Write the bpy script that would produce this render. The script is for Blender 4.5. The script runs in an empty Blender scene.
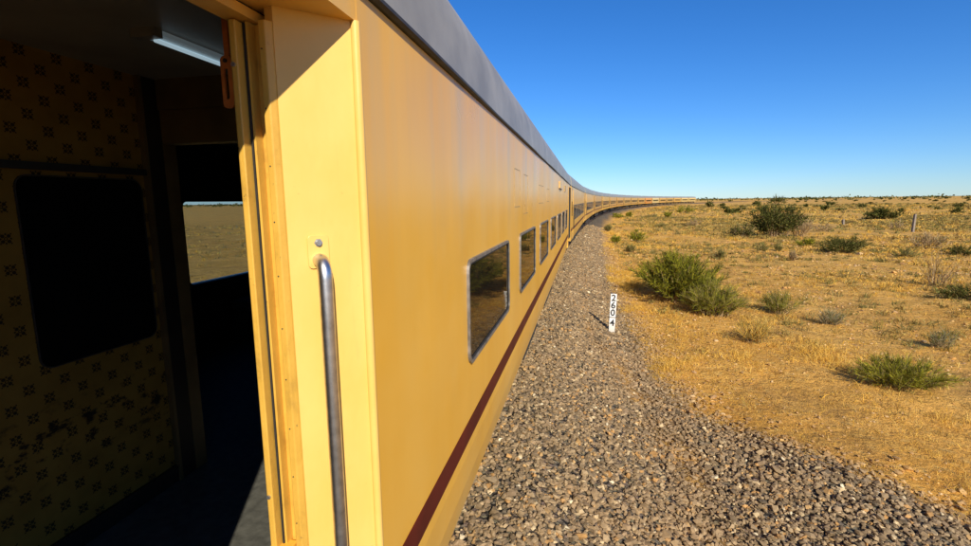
import bpy, math, random
import numpy as np
from mathutils import Matrix, Vector
from math import radians, sin, cos, pi

sc = bpy.context.scene
C = sc.collection
RNG = np.random.default_rng(11)
random.seed(5)

# ------------------------------------------------------------------ camera
CAM = (0.0, 0.0, 2.76)
YAW, PITCH, ROLL = radians(11.567), radians(8.336), radians(0.68)
cd = bpy.data.cameras.new('camera')
cd.sensor_width = 36.0
cd.lens = 490.0 / 971.0 * 36.0
cd.clip_start = 0.03
cd.clip_end = 30000.0
cam = bpy.data.objects.new('camera', cd)
C.objects.link(cam)
fw = Vector((-sin(YAW) * cos(PITCH), cos(YAW) * cos(PITCH), -sin(PITCH)))
rt = Vector((cos(YAW), sin(YAW), 0))
up = rt.cross(fw)
r2 = cos(ROLL) * rt - sin(ROLL) * up
u2 = sin(ROLL) * rt + cos(ROLL) * up
M3 = Matrix((r2, u2, -fw)).transposed().to_4x4()
cam.matrix_world = Matrix.Translation(CAM) @ M3
sc.camera = cam

# ------------------------------------------------------------------ sky and sun
SUN_EL, SUN_AZ = radians(31.5), radians(180 - 25)      # azimuth clockwise from +Y
w = bpy.data.worlds.new('World')
sc.world = w
w.use_nodes = True
wn = w.node_tree
bg = wn.nodes['Background']
sky = wn.nodes.new('ShaderNodeTexSky')
sky.sky_type = 'NISHITA'
sky.sun_disc = False
sky.sun_elevation = SUN_EL
sky.sun_rotation = SUN_AZ
sky.altitude = 250
sky.air_density = 1.0
sky.dust_density = 0.0
sky.ozone_density = 3.0
hs = wn.nodes.new('ShaderNodeHueSaturation')
hs.inputs['Saturation'].default_value = 1.12
wb = wn.nodes.new('ShaderNodeMix')
wb.data_type = 'RGBA'
wb.blend_type = 'MULTIPLY'
wb.inputs[0].default_value = 1.0
wb.inputs[7].default_value = (0.62, 0.85, 1.24, 1)
wn.links.new(sky.outputs[0], wb.inputs[6])
wn.links.new(wb.outputs[2], hs.inputs['Color'])
wn.links.new(hs.outputs[0], bg.inputs[0])
bg.inputs[1].default_value = 0.088
sl = bpy.data.lights.new('sun', 'SUN')
sl.energy = 5.0
sl.angle = radians(0.5)
sl.color = (1.0, 0.93, 0.80)
sun = bpy.data.objects.new('sun', sl)
C.objects.link(sun)
sdir = Vector((sin(SUN_AZ) * cos(SUN_EL), cos(SUN_AZ) * cos(SUN_EL), sin(SUN_EL)))
sun.rotation_euler = sdir.to_track_quat('Z', 'Y').to_euler()
sc.view_settings.view_transform = 'Standard'
sc.view_settings.look = 'None'
sc.view_settings.exposure = 0.32
sc.view_settings.gamma = 1.0
sc.view_settings.use_curve_mapping = False

# ------------------------------------------------------------------ node helpers
def mat(name):
    m = bpy.data.materials.new(name)
    m.use_nodes = True
    return m, m.node_tree, m.node_tree.nodes['Principled BSDF']

def nd(nt, t, **kw):
    n = nt.nodes.new(t)
    for k, v in kw.items():
        if k in n.inputs.keys():
            n.inputs[k].default_value = v
        else:
            setattr(n, k, v)
    return n

def ma(nt, op, a, b=None, c=None):
    n = nt.nodes.new('ShaderNodeMath')
    n.operation = op
    for i, v in enumerate((a, b, c)):
        if v is None:
            continue
        if isinstance(v, (int, float)):
            n.inputs[i].default_value = v
        else:
            nt.links.new(v, n.inputs[i])
    return n.outputs[0]

def mix(nt, fac, a, b, blend='MIX'):
    n = nt.nodes.new('ShaderNodeMix')
    n.data_type = 'RGBA'
    n.blend_type = blend
    for s, v in ((n.inputs[0], fac), (n.inputs[6], a), (n.inputs[7], b)):
        if isinstance(v, (int, float)):
            s.default_value = v
        elif isinstance(v, tuple):
            s.default_value = (*v, 1.0) if len(v) == 3 else v
        else:
            nt.links.new(v, s)
    return n.outputs[2]

def coords(nt, scale=(1, 1, 1), kind='Object'):
    tc = nt.nodes.new('ShaderNodeTexCoord')
    mp = nt.nodes.new('ShaderNodeMapping')
    mp.inputs['Scale'].default_value = scale
    nt.links.new(tc.outputs[kind], mp.inputs[0])
    return mp.outputs[0]

def noise(nt, vec, scale, detail=4, rough=0.55):
    n = nt.nodes.new('ShaderNodeTexNoise')
    n.inputs['Scale'].default_value = scale
    n.inputs['Detail'].default_value = detail
    n.inputs['Roughness'].default_value = rough
    nt.links.new(vec, n.inputs['Vector'])
    return n.outputs[0]

def ramp(nt, fac, lo, hi):
    n = nt.nodes.new('ShaderNodeMapRange')
    n.inputs[1].default_value = lo
    n.inputs[2].default_value = hi
    nt.links.new(fac, n.inputs[0])
    return n.outputs[0]

def bump(nt, h, strength, dist, bsdf):
    b = nt.nodes.new('ShaderNodeBump')
    b.inputs['Strength'].default_value = strength
    b.inputs['Distance'].default_value = dist
    nt.links.new(h, b.inputs['Height'])
    nt.links.new(b.outputs[0], bsdf.inputs['Normal'])

MT = {}

def simple(key, col, rough=0.6, metal=0.0, var=0.25, scale=6.0, bmp=0.0, spec=0.5):
    m, nt, p = mat(key)
    v = coords(nt)
    n = noise(nt, v, scale, 5)
    dark = tuple(c * (1 - var) for c in col)
    lite = tuple(min(1, c * (1 + var)) for c in col)
    nt.links.new(mix(nt, ramp(nt, n, 0.3, 0.7), dark, lite), p.inputs['Base Color'])
    p.inputs['Roughness'].default_value = rough
    p.inputs['Metallic'].default_value = metal
    p.inputs['Specular IOR Level'].default_value = spec
    if bmp:
        bump(nt, noise(nt, v, scale * 4, 3), 0.4, bmp, p)
    MT[key] = m
    return m

# coach paint: yellow, weathered in vertical streaks; the object's colour tints it
def paint():
    m, nt, p = mat('coach_paint')
    v1 = coords(nt, (1.0, 1.1, 0.16))
    st = noise(nt, v1, 2.0, 5, 0.62)
    v2 = coords(nt, (1.0, 0.9, 0.9))
    bl = noise(nt, v2, 1.1, 4, 0.6)
    v3 = coords(nt)
    fine = noise(nt, v3, 26.0, 6, 0.65)
    base = mix(nt, ramp(nt, st, 0.34, 0.70), (0.79, 0.40, 0.040), (0.83, 0.45, 0.066))
    base = mix(nt, ma(nt, 'MULTIPLY', ramp(nt, bl, 0.50, 0.78), 0.45), base, (0.80, 0.49, 0.125))
    # grey film running down from the cant rail in streaks
    sep = nd(nt, 'ShaderNodeSeparateXYZ')
    nt.links.new(v3, sep.inputs[0])
    hi = ramp(nt, sep.outputs[2], 2.3, 3.3)
    v4 = coords(nt, (1.0, 1.7, 0.08))
    s2 = noise(nt, v4, 1.6, 5, 0.6)
    film = ma(nt, 'MULTIPLY', ma(nt, 'MULTIPLY', ramp(nt, s2, 0.45, 0.75), hi), 0.95)
    base = mix(nt, film, base, (0.54, 0.40, 0.20))
    # specks of chipped paint and dirt near the bottom
    chip = ramp(nt, fine, 0.70, 0.76)
    base = mix(nt, ma(nt, 'MULTIPLY', chip, 0.22), base, (0.35, 0.20, 0.06))
    lo = ramp(nt, sep.outputs[2], 1.35, 0.90)
    base = mix(nt, ma(nt, 'MULTIPLY', ma(nt, 'MULTIPLY', lo, ramp(nt, st, 0.3, 0.7)), 0.45), base, (0.50, 0.36, 0.18))
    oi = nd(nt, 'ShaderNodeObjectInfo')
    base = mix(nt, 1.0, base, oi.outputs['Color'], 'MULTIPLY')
    nt.links.new(base, p.inputs['Base Color'])
    rg = ramp(nt, bl, 0.2, 0.9)
    nt.links.new(ma(nt, 'MULTIPLY_ADD', rg, 0.18, 0.24), p.inputs['Roughness'])
    p.inputs['Specular IOR Level'].default_value = 0.28
    w1 = noise(nt, coords(nt, (1, 0.8, 0.7)), 1.6, 2, 0.4)
    h = ma(nt, 'ADD', ma(nt, 'MULTIPLY', w1, 1.0), ma(nt, 'MULTIPLY', fine, 0.010))
    bump(nt, h, 0.5, 0.035, p)
    MT['paint'] = m
paint()
def worn():
    m, nt, p = mat('worn_paint')
    g = noise(nt, coords(nt, (3, 3, 1.6)), 4.0, 5, 0.65)
    f = noise(nt, coords(nt), 40.0, 5, 0.7)
    base = mix(nt, ramp(nt, g, 0.35, 0.7), (0.66, 0.38, 0.060), (0.56, 0.31, 0.042))
    base = mix(nt, ma(nt, 'MULTIPLY', ramp(nt, g, 0.56, 0.74), 0.40), base, (0.17, 0.095, 0.03))
    base = mix(nt, ramp(nt, f, 0.66, 0.72), base, (0.12, 0.07, 0.03))
    nt.links.new(base, p.inputs['Base Color'])
    p.inputs['Roughness'].default_value = 0.45
    bump(nt, f, 0.4, 0.003, p)
    MT['worn'] = m
worn()
def cream():
    m, nt, p = mat('cream_paint')
    g = noise(nt, coords(nt, (2, 2, 1.2)), 3.0, 5, 0.6)
    f = noise(nt, coords(nt), 34.0, 6, 0.7)
    base = mix(nt, ramp(nt, g, 0.3, 0.7), (0.76, 0.455, 0.105), (0.79, 0.495, 0.135))
    base = mix(nt, ma(nt, 'MULTIPLY', ramp(nt, f, 0.66, 0.74), 0.5), base, (0.45, 0.25, 0.07))
    s2 = noise(nt, coords(nt, (9, 9, 0.7)), 3.0, 5, 0.7)
    base = mix(nt, ma(nt, 'MULTIPLY', ramp(nt, s2, 0.60, 0.74), 0.16), base, (0.50, 0.30, 0.09))
    nt.links.new(base, p.inputs['Base Color'])
    p.inputs['Roughness'].default_value = 0.4
    p.inputs['Specular IOR Level'].default_value = 0.3
    h = ma(nt, 'ADD', noise(nt, coords(nt, (2, 2, 1)), 3.0, 3), ma(nt, 'MULTIPLY', f, 0.04))
    bump(nt, h, 0.5, 0.012, p)
    MT['cream'] = m
cream()
simple('roof', (0.285, 0.265, 0.225), 0.45, 0.0, 0.22, 2.5, 0.002)
simple('gutter', (0.035, 0.03, 0.026), 0.6, 0.0, 0.4, 14)
simple('stripe', (0.095, 0.010, 0.006), 0.5, 0.0, 0.25, 5, 0, 0.15)
simple('steel', (0.62, 0.61, 0.60), 0.36, 1.0, 0.22, 30, 0.0004)
simple('zinc', (0.42, 0.41, 0.39), 0.42, 0.85, 0.25, 30, 0.0004)
simple('alu', (0.22, 0.205, 0.185), 0.45, 0.5, 0.5, 14)
simple('rubber', (0.018, 0.016, 0.014), 0.7, 0, 0.3, 20)
simple('underframe', (0.030, 0.026, 0.022), 0.8, 0, 0.4, 8)
simple('wheel', (0.07, 0.055, 0.045), 0.5, 0.5, 0.4, 8)
simple('rail', (0.12, 0.07, 0.045), 0.6, 0.5, 0.4, 6)
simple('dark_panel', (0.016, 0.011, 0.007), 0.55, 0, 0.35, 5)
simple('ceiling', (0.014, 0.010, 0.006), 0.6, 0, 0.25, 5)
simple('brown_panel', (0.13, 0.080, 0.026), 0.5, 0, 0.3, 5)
simple('floor', (0.085, 0.082, 0.066), 0.7, 0, 0.3, 24, 0.002)
simple('orange_paint', (0.62, 0.17, 0.03), 0.5, 0, 0.3, 18)
simple('lamp_housing', (0.30, 0.29, 0.27), 0.45, 0.3, 0.2, 14)
simple('mirror_dark', (0.004, 0.004, 0.004), 0.12, 0, 0.3, 4, 0, 0.25)
simple('cushion', (0.05, 0.035, 0.02), 0.9, 0, 0.3, 10)
simple('white_enamel', (0.80, 0.79, 0.76), 0.4, 0, 0.06, 12)
def enamel():
    m, nt, p = mat('dirty_enamel')
    v = coords(nt)
    a = noise(nt, v, 14.0, 6, 0.7)
    sep = nd(nt, 'ShaderNodeSeparateXYZ')
    nt.links.new(v, sep.inputs[0])
    low = ramp(nt, sep.outputs[2], 0.30, -0.02)
    base = mix(nt, ramp(nt, a, 0.35, 0.75), (0.80, 0.78, 0.73), (0.66, 0.61, 0.52))
    base = mix(nt, ramp(nt, a, 0.66, 0.70), base, (0.26, 0.12, 0.05))
    base = mix(nt, ma(nt, 'MULTIPLY', low, 0.6), base, (0.42, 0.33, 0.22))
    nt.links.new(base, p.inputs['Base Color'])
    p.inputs['Roughness'].default_value = 0.5
    MT['dirty_enamel'] = m
enamel()
simple('black_enamel', (0.012, 0.012, 0.013), 0.45, 0, 0.2, 12)
simple('concrete', (0.24, 0.19, 0.14), 0.9, 0, 0.22, 6, 0.01)
simple('ghost_paint', (0.42, 0.27, 0.09), 0.5, 0, 0.35, 30)

# dark tinted coach window
def tinted():
    m, nt, p = mat('tinted_glass')
    nt.nodes.remove(p)
    out = nt.nodes['Material Output']
    v = coords(nt)
    n = noise(nt, v, 3.0, 4)
    df = nd(nt, 'ShaderNodeBsdfDiffuse')
    nt.links.new(mix(nt, n, (0.008, 0.007, 0.005), (0.026, 0.020, 0.013)), df.inputs[0])
    gl = nd(nt, 'ShaderNodeBsdfGlossy', Roughness=0.03, Color=(0.62, 0.60, 0.56, 1))
    fr = nd(nt, 'ShaderNodeFresnel', IOR=1.45)
    b = nt.nodes.new('ShaderNodeBump')
    b.inputs['Strength'].default_value = 0.25
    b.inputs['Distance'].default_value = 0.01
    nt.links.new(noise(nt, v, 1.3, 2), b.inputs['Height'])
    nt.links.new(b.outputs[0], gl.inputs['Normal'])
    ms = nd(nt, 'ShaderNodeMixShader')
    nt.links.new(fr.outputs[0], ms.inputs[0])
    nt.links.new(df.outputs[0], ms.inputs[1])
    nt.links.new(gl.outputs[0], ms.inputs[2])
    nt.links.new(ms.outputs[0], out.inputs[0])
    MT['tint'] = m
tinted()

# see-through dusty pane
def clear():
    m, nt, p = mat('dusty_pane')
    nt.nodes.remove(p)
    out = nt.nodes['Material Output']
    tr = nd(nt, 'ShaderNodeBsdfTransparent', Color=(0.60, 0.66, 0.70, 1))
    gl = nd(nt, 'ShaderNodeBsdfGlossy', Roughness=0.03)
    df = nd(nt, 'ShaderNodeBsdfDiffuse', Color=(0.4, 0.35, 0.28, 1))
    lw = nd(nt, 'ShaderNodeValue')
    lw.outputs[0].default_value = 0.04
    m1 = nd(nt, 'ShaderNodeMixShader')
    m2 = nd(nt, 'ShaderNodeMixShader')
    n = noise(nt, coords(nt), 5.0, 5)
    nt.links.new(ma(nt, 'MULTIPLY', n, 0.10), m1.inputs[0])
    nt.links.new(tr.outputs[0], m1.inputs[1])
    nt.links.new(df.outputs[0], m1.inputs[2])
    nt.links.new(lw.outputs[0], m2.inputs[0])
    nt.links.new(m1.outputs[0], m2.inputs[1])
    nt.links.new(gl.outputs[0], m2.inputs[2])
    nt.links.new(m2.outputs[0], out.inputs[0])
    MT['pane'] = m
clear()

def lamp_tube():
    m, nt, p = mat('lamp_diffuser')
    n = noise(nt, coords(nt), 8, 2)
    nt.links.new(mix(nt, n, (0.65, 0.74, 0.78), (0.78, 0.84, 0.86)), p.inputs['Base Color'])
    p.inputs['Roughness'].default_value = 0.15
    p.inputs['Emission Color'].default_value = (0.62, 0.86, 1.0, 1)
    p.inputs['Emission Strength'].default_value = 0.05  # faint glow put in place of the sheen the cover reflects
    MT['lamp'] = m
lamp_tube()
MT['tube'] = MT['lamp'].copy()
MT['tube'].name = 'sheen_tube'
MT['tube'].node_tree.nodes['Principled BSDF'].inputs['Emission Strength'].default_value = 0.35  # stronger glow, stands in for the bright line of sheen

# ochre wallpaper with a printed lattice of small dark flowers
def wallpaper():
    m, nt, p = mat('printed_wallpaper')
    v = coords(nt)
    sep = nd(nt, 'ShaderNodeSeparateXYZ')
    nt.links.new(v, sep.inputs[0])
    Y, Z = sep.outputs[1], sep.outputs[2]
    def motif(off):
        a = ma(nt, 'ABSOLUTE', ma(nt, 'MULTIPLY', ma(nt, 'SUBTRACT', ma(nt, 'FRACT', ma(nt, 'ADD', ma(nt, 'DIVIDE', Y, 0.138), off)), 0.5), 0.138))
        b = ma(nt, 'ABSOLUTE', ma(nt, 'MULTIPLY', ma(nt, 'SUBTRACT', ma(nt, 'FRACT', ma(nt, 'ADD', ma(nt, 'DIVIDE', Z, 0.120), off)), 0.5), 0.120))
        def disc(cx, cy, r):
            dx = ma(nt, 'SUBTRACT', a, cx)
            dy = ma(nt, 'SUBTRACT', b, cy)
            d = ma(nt, 'SQRT', ma(nt, 'ADD', ma(nt, 'MULTIPLY', dx, dx), ma(nt, 'MULTIPLY', dy, dy)))
            return ma(nt, 'LESS_THAN', d, r)
        k = ma(nt, 'MAXIMUM', disc(0.01050, 0.01050, 0.00689), disc(0.01764, 0.0, 0.00378))
        k = ma(nt, 'MAXIMUM', k, disc(0.0, 0.01764, 0.00378))
        k = ma(nt, 'MAXIMUM', k, disc(0.01806, 0.01806, 0.00302))
        ring = ma(nt, 'SUBTRACT', disc(0, 0, 0.00689), disc(0, 0, 0.00353))
        return ma(nt, 'MAXIMUM', k, ring)
    k = ma(nt, 'MAXIMUM', motif(0.0), motif(0.5))
    n = noise(nt, v, 5.0, 6, 0.6)
    base = mix(nt, ramp(nt, n, 0.3, 0.7), (0.19, 0.105, 0.015), (0.27, 0.155, 0.025))
    # scuffs at hand height
    vs = coords(nt, (1, 1, 1.6))
    sn = ramp(nt, noise(nt, vs, 9.0, 5, 0.65), 0.55, 0.62)
    band = ma(nt, 'MULTIPLY', ramp(nt, Z, 1.60, 1.72), ramp(nt, Z, 1.98, 1.86))
    base = mix(nt, ma(nt, 'MULTIPLY', sn, band), base, (0.02, 0.012, 0.005))
    base = mix(nt, ma(nt, 'MULTIPLY', k, 0.93), base, (0.012, 0.008, 0.004))
    nt.links.new(base, p.inputs['Base Color'])
    p.inputs['Roughness'].default_value = 0.6
    p.inputs['Specular IOR Level'].default_value = 0.2
    MT['wallpaper'] = m
wallpaper()

def attr_mat(key, rough=0.8, transl=0.0, spec=0.2, var=0.0):
    m, nt, p = mat(key)
    a = nd(nt, 'ShaderNodeAttribute', attribute_name='col')
    col = a.outputs['Color']
    if var:
        n = noise(nt, coords(nt), 22.0, 4)
        col = mix(nt, 1.0, col, mix(nt, n, (1 - var,) * 3, (1 + var,) * 3), 'MULTIPLY')
    nt.links.new(col, p.inputs['Base Color'])
    p.inputs['Roughness'].default_value = rough
    p.inputs['Specular IOR Level'].default_value = spec
    if transl:
        out = nt.nodes['Material Output']
        t = nd(nt, 'ShaderNodeBsdfTranslucent')
        nt.links.new(col, t.inputs[0])
        ms = nd(nt, 'ShaderNodeMixShader')
        ms.inputs[0].default_value = transl
        nt.links.new(p.outputs[0], ms.inputs[1])
        nt.links.new(t.outputs[0], ms.inputs[2])
        nt.links.new(ms.outputs[0], out.inputs[0])
    MT[key] = m
attr_mat('stone', 0.75, 0, 0.3, 0.5)
attr_mat('grass', 0.8, 0.22, 0.15)
attr_mat('leaf', 0.8, 0.18, 0.08)
attr_mat('bark', 0.9, 0, 0.1)

def ground_mat():
    m, nt, p = mat('desert_ground')
    v = coords(nt)
    big = noise(nt, v, 0.035, 5, 0.55)
    mid = noise(nt, v, 0.22, 6, 0.6)
    sml = noise(nt, v, 1.6, 6, 0.65)
    fin = noise(nt, v, 14.0, 5, 0.7)
    base = mix(nt, ramp(nt, mid, 0.35, 0.65), (0.66, 0.325, 0.062), (0.76, 0.425, 0.110))
    base = mix(nt, ramp(nt, sml, 0.42, 0.68), base, (0.56, 0.30, 0.062))
    base = mix(nt, ma(nt, 'MULTIPLY', ramp(nt, big, 0.48, 0.66), 0.55), base, (0.50, 0.32, 0.080))
    base = mix(nt, ma(nt, 'MULTIPLY', ramp(nt, fin, 0.52, 0.74), 0.55), base, (0.30, 0.155, 0.042))
    pale = noise(nt, v, 5.0, 4, 0.6)
    base = mix(nt, ma(nt, 'MULTIPLY', ramp(nt, pale, 0.52, 0.70), 0.7), base, (0.76, 0.48, 0.145))
    br = noise(nt, v, 0.42, 5, 0.65)
    base = mix(nt, ma(nt, 'MULTIPLY', ramp(nt, br, 0.53, 0.66), 0.6), base, (0.36, 0.19, 0.055))
    # olive scrub cover, a cover of its own in the middle distance and beyond
    sc1 = noise(nt, v, 0.55, 6, 0.7)
    sc2 = noise(nt, v, 0.012, 4, 0.5)
    a = nd(nt, 'ShaderNodeAttribute', attribute_name='cover')
    cov = nd(nt, 'ShaderNodeSeparateColor')
    nt.links.new(a.outputs['Color'], cov.inputs[0])
    far = cov.outputs[1]
    thr = ma(nt, 'ADD', sc1, ma(nt, 'MULTIPLY', ma(nt, 'SUBTRACT', sc2, 0.5), 0.5))
    base = mix(nt, ma(nt, 'MULTIPLY', ma(nt, 'MULTIPLY', ramp(nt, thr, 0.50, 0.62), far), 0.6), base, (0.21, 0.155, 0.042))
    # crushed grey stone and dust under the ballast
    vo = nd(nt, 'ShaderNodeTexVoronoi', Scale=17.0)
    nt.links.new(v, vo.inputs['Vector'])
    g = mix(nt, 0.6, vo.outputs['Color'], (0.5, 0.5, 0.5), 'MIX')
    gs = nd(nt, 'ShaderNodeHueSaturation', Saturation=0.25)
    nt.links.new(g, gs.inputs['Color'])
    gcol = mix(nt, 1.0, gs.outputs[0], (0.40, 0.31, 0.21), 'MULTIPLY')
    edge = ramp(nt, vo.outputs['Distance'], 0.75, 0.45)
    gcol = mix(nt, edge, (0.05, 0.042, 0.034), gcol)
    base = mix(nt, cov.outputs[0], base, gcol)
    nt.links.new(base, p.inputs['Base Color'])
    p.inputs['Roughness'].default_value = 0.95
    p.inputs['Specular IOR Level'].default_value = 0.1
    h = ma(nt, 'ADD', ma(nt, 'MULTIPLY', sml, 0.7), ma(nt, 'MULTIPLY', fin, 0.22))
    h = ma(nt, 'ADD', h, ma(nt, 'MULTIPLY', ma(nt, 'MULTIPLY', edge, cov.outputs[0]), 0.12))
    bump(nt, h, 1.0, 0.34, p)
    MT['ground'] = m
ground_mat()

# ------------------------------------------------------------------ object helpers
def link(name, data, parent=None):
    o = bpy.data.objects.new(name, data)
    C.objects.link(o)
    if parent is not None:
        o.parent = parent
    return o

def tag(o, label=None, cat=None, group=None, kind=None):
    if label: o['label'] = label
    if cat: o['category'] = cat
    if group: o['group'] = group
    if kind: o['kind'] = kind
    return o

def empty(name, loc, rz=0.0):
    o = link(name, None)
    o.location = loc
    o.rotation_euler = (0, 0, rz)
    o.empty_display_size = 0.2
    return o

class MB:
    def __init__(s, off=(0, 0, 0)):
        s.v, s.f, s.o = [], [], off
    def add(s, vs, fs):
        n = len(s.v)
        s.v += [(a - s.o[0], b - s.o[1], c - s.o[2]) for a, b, c in vs]
        s.f += [tuple(i + n for i in f) for f in fs]
        return s
    def box(s, x0, x1, y0, y1, z0, z1):
        vs = [(x, y, z) for z in (z0, z1) for y in (y0, y1) for x in (x0, x1)]
        return s.add(vs, [(0, 2, 3, 1), (4, 5, 7, 6), (0, 1, 5, 4), (2, 6, 7, 3), (0, 4, 6, 2), (1, 3, 7, 5)])
    def prism(s, poly, z0, z1):                       # polygon in x, y
        n = len(poly)
        vs = [(x, y, z0) for x, y in poly] + [(x, y, z1) for x, y in poly]
        fs = [tuple(range(n))[::-1], tuple(range(n, 2 * n))]
        fs += [(i, (i + 1) % n, n + (i + 1) % n, n + i) for i in range(n)]
        return s.add(vs, fs)
    def sweep_y(s, prof, y0, y1, closed=True, seg=1):  # profile in x, z pulled along y
        n = len(prof)
        vs = []
        for k in range(seg + 1):
            y = y0 + (y1 - y0) * k / seg
            vs += [(x, y, z) for x, z in prof]
        fs = []
        for k in range(seg):
            for i in range(n if closed else n - 1):
                j = (i + 1) % n
                fs.append((k * n + i, k * n + j, (k + 1) * n + j, (k + 1) * n + i))
        if closed:
            fs += [tuple(range(n))[::-1], tuple(range(seg * n, seg * n + n))]
        return s.add(vs, fs)
    def tube(s, pts, r, n=12, cap=True):
        P = [Vector(p) for p in pts]
        rs = r if isinstance(r, (list, tuple)) else [r] * len(P)
        T = [(P[min(i + 1, len(P) - 1)] - P[max(i - 1, 0)]).normalized() for i in range(len(P))]
        a = Vector((0, 0, 1)) if abs(T[0].z) < 0.9 else Vector((1, 0, 0))
        u = T[0].cross(a).normalized()
        vs = []
        for i, p in enumerate(P):
            u = (u - T[i] * u.dot(T[i])).normalized()
            v = T[i].cross(u)
            for k in range(n):
                t = 2 * pi * k / n
                vs.append(tuple(p + (u * cos(t) + v * sin(t)) * rs[i]))
        fs = [(i * n + k, i * n + (k + 1) % n, (i + 1) * n + (k + 1) % n, (i + 1) * n + k) for i in range(len(P) - 1) for k in range(n)]
        if cap:
            fs += [tuple(range(n))[::-1], tuple(range((len(P) - 1) * n, len(P) * n))]
        return s.add(vs, fs)
    def build(s, name, m, parent=None, smooth=False, bevel=0.0):
        me = bpy.data.meshes.new(name)
        me.from_pydata(s.v, [], s.f)
        import bmesh
        bm = bmesh.new()
        bm.from_mesh(me)
        bmesh.ops.recalc_face_normals(bm, faces=bm.faces)
        bm.to_mesh(me)
        bm.free()
        me.materials.append(MT[m])
        if smooth:
            for p in me.polygons:
                p.use_smooth = True
            try:
                me.set_sharp_from_angle(angle=radians(38))
            except Exception:
                pass
        o = link(name, me, parent)
        if bevel:
            b = o.modifiers.new('bevel', 'BEVEL')
            b.width = bevel
            b.segments = 2
            b.limit_method = 'ANGLE'
        return o

def rrect(a0, a1, b0, b1, r, n=5):
    pts = []
    for cx, cy, t0 in ((a1 - r, b1 - r, 0), (a0 + r, b1 - r, pi / 2), (a0 + r, b0 + r, pi), (a1 - r, b0 + r, 1.5 * pi)):
        for k in range(n + 1):
            t = t0 + pi / 2 * k / n
            pts.append((cx + r * cos(t), cy + r * sin(t)))
    return pts

def ring_x(mb, outer, inner, x0, x1):                 # ring in the y, z plane, thick along x
    n = len(outer)
    vs = [(x0, y, z) for y, z in outer] + [(x0, y, z) for y, z in inner] + [(x1, y, z) for y, z in outer] + [(x1, y, z) for y, z in inner]
    fs = []
    for i in range(n):
        j = (i + 1) % n
        fs += [(i, j, n + j, n + i), (2 * n + i, 3 * n + i, 3 * n + j, 2 * n + j),
               (i, 2 * n + i, 2 * n + j, j), (n + i, n + j, 3 * n + j, 3 * n + i)]
    return mb.add(vs, fs)

def plate_x(mb, out, x0, x1):
    n = len(out)
    vs = [(x0, y, z) for y, z in out] + [(x1, y, z) for y, z in out]
    fs = [tuple(range(n)), tuple(range(n, 2 * n))[::-1]] + [(i, (i + 1) % n, n + (i + 1) % n, n + i) for i in range(n)]
    return mb.add(vs, fs)

def np_mesh(name, V, F, m, col=None, smooth=False):
    V = np.asarray(V, np.float32)
    F = np.asarray(F, np.int32)
    me = bpy.data.meshes.new(name)
    k = F.shape[1]
    me.vertices.add(len(V))
    me.vertices.foreach_set('co', V.ravel())
    me.loops.add(F.size)
    me.loops.foreach_set('vertex_index', F.ravel())
    me.polygons.add(len(F))
    me.polygons.foreach_set('loop_start', np.arange(0, F.size, k, dtype=np.int32))
    me.polygons.foreach_set('loop_total', np.full(len(F), k, np.int32))
    me.polygons.foreach_set('use_smooth', np.full(len(F), bool(smooth)))
    me.update(calc_edges=True)
    if col is not None:
        at = me.attributes.new('col', 'FLOAT_COLOR', 'POINT')
        c4 = np.ones((len(V), 4), np.float32)
        c4[:, :3] = col
        at.data.foreach_set('color', c4.ravel())
    me.materials.append(MT[m])
    return me

def vnoise(x, y, seed=0):
    xi = np.floor(x).astype(np.int64)
    yi = np.floor(y).astype(np.int64)
    xf, yf = x - xi, y - yi
    def h(a, b):
        n = (a * 374761393 + b * 668265263 + seed * 982451653) & 0x7fffffff
        n = (n ^ (n >> 13)) * 1274126177 & 0x7fffffff
        n = n ^ (n >> 16)
        return (n & 0xffff) / 65535.0
    u, v = xf * xf * (3 - 2 * xf), yf * yf * (3 - 2 * yf)
    return (h(xi, yi) * (1 - u) + h(xi + 1, yi) * u) * (1 - v) + (h(xi, yi + 1) * (1 - u) + h(xi + 1, yi + 1) * u) * v

def fbm(x, y, seed=0, oct=4):
    s, a, t = 0, 0.5, 0
    for k in range(oct):
        s = s + a * vnoise(x * 2 ** k, y * 2 ** k, seed + k)
        t += a
        a *= 0.5
    return s / t - 0.5

# ------------------------------------------------------------------ the line of the track
RAD, PITCHM = 885.0, 22.4
X0, Y0 = -2.27, 10.15                                  # centre of the first coach
CX, CY = X0 + RAD, Y0
def track_uv(x, y):                                    # u: metres to the right of the track centre
    r = np.hypot(x - CX, y - CY)
    return RAD - r
EY = np.array([-30, 5, 6, 6.7, 7.2, 8, 8.6, 10.4, 13.7, 22, 36, 72, 200])
EU = np.array([7.4, 7.0, 6.5, 5.9, 5.3, 4.6, 4.2, 3.9, 3.75, 3.4, 3.3, 2.95, 2.9])
def bed_edge(y):
    return np.interp(y, EY, EU)
def strip_mask(x, y, u):                               # sandy streak lying through the ballast
    c = np.interp(y, [3, 5, 6, 8, 10.3, 11.6, 14], [3.75, 3.75, 3.7, 3.5, 3.05, 2.45, 2.2])
    wd = np.interp(y, [3, 5, 8, 11, 14], [0.34, 0.38, 0.48, 0.36, 0.0])
    c = c + 0.35 * fbm(x * 0.9, y * 0.9, 77, 3)
    return np.clip(1 - np.abs(u - c) / (wd + 1e-3), 0, 1) * np.clip(0.80 + 2.2 * fbm(x * 1.7, y * 1.7, 88, 3), 0, 1)
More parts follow.
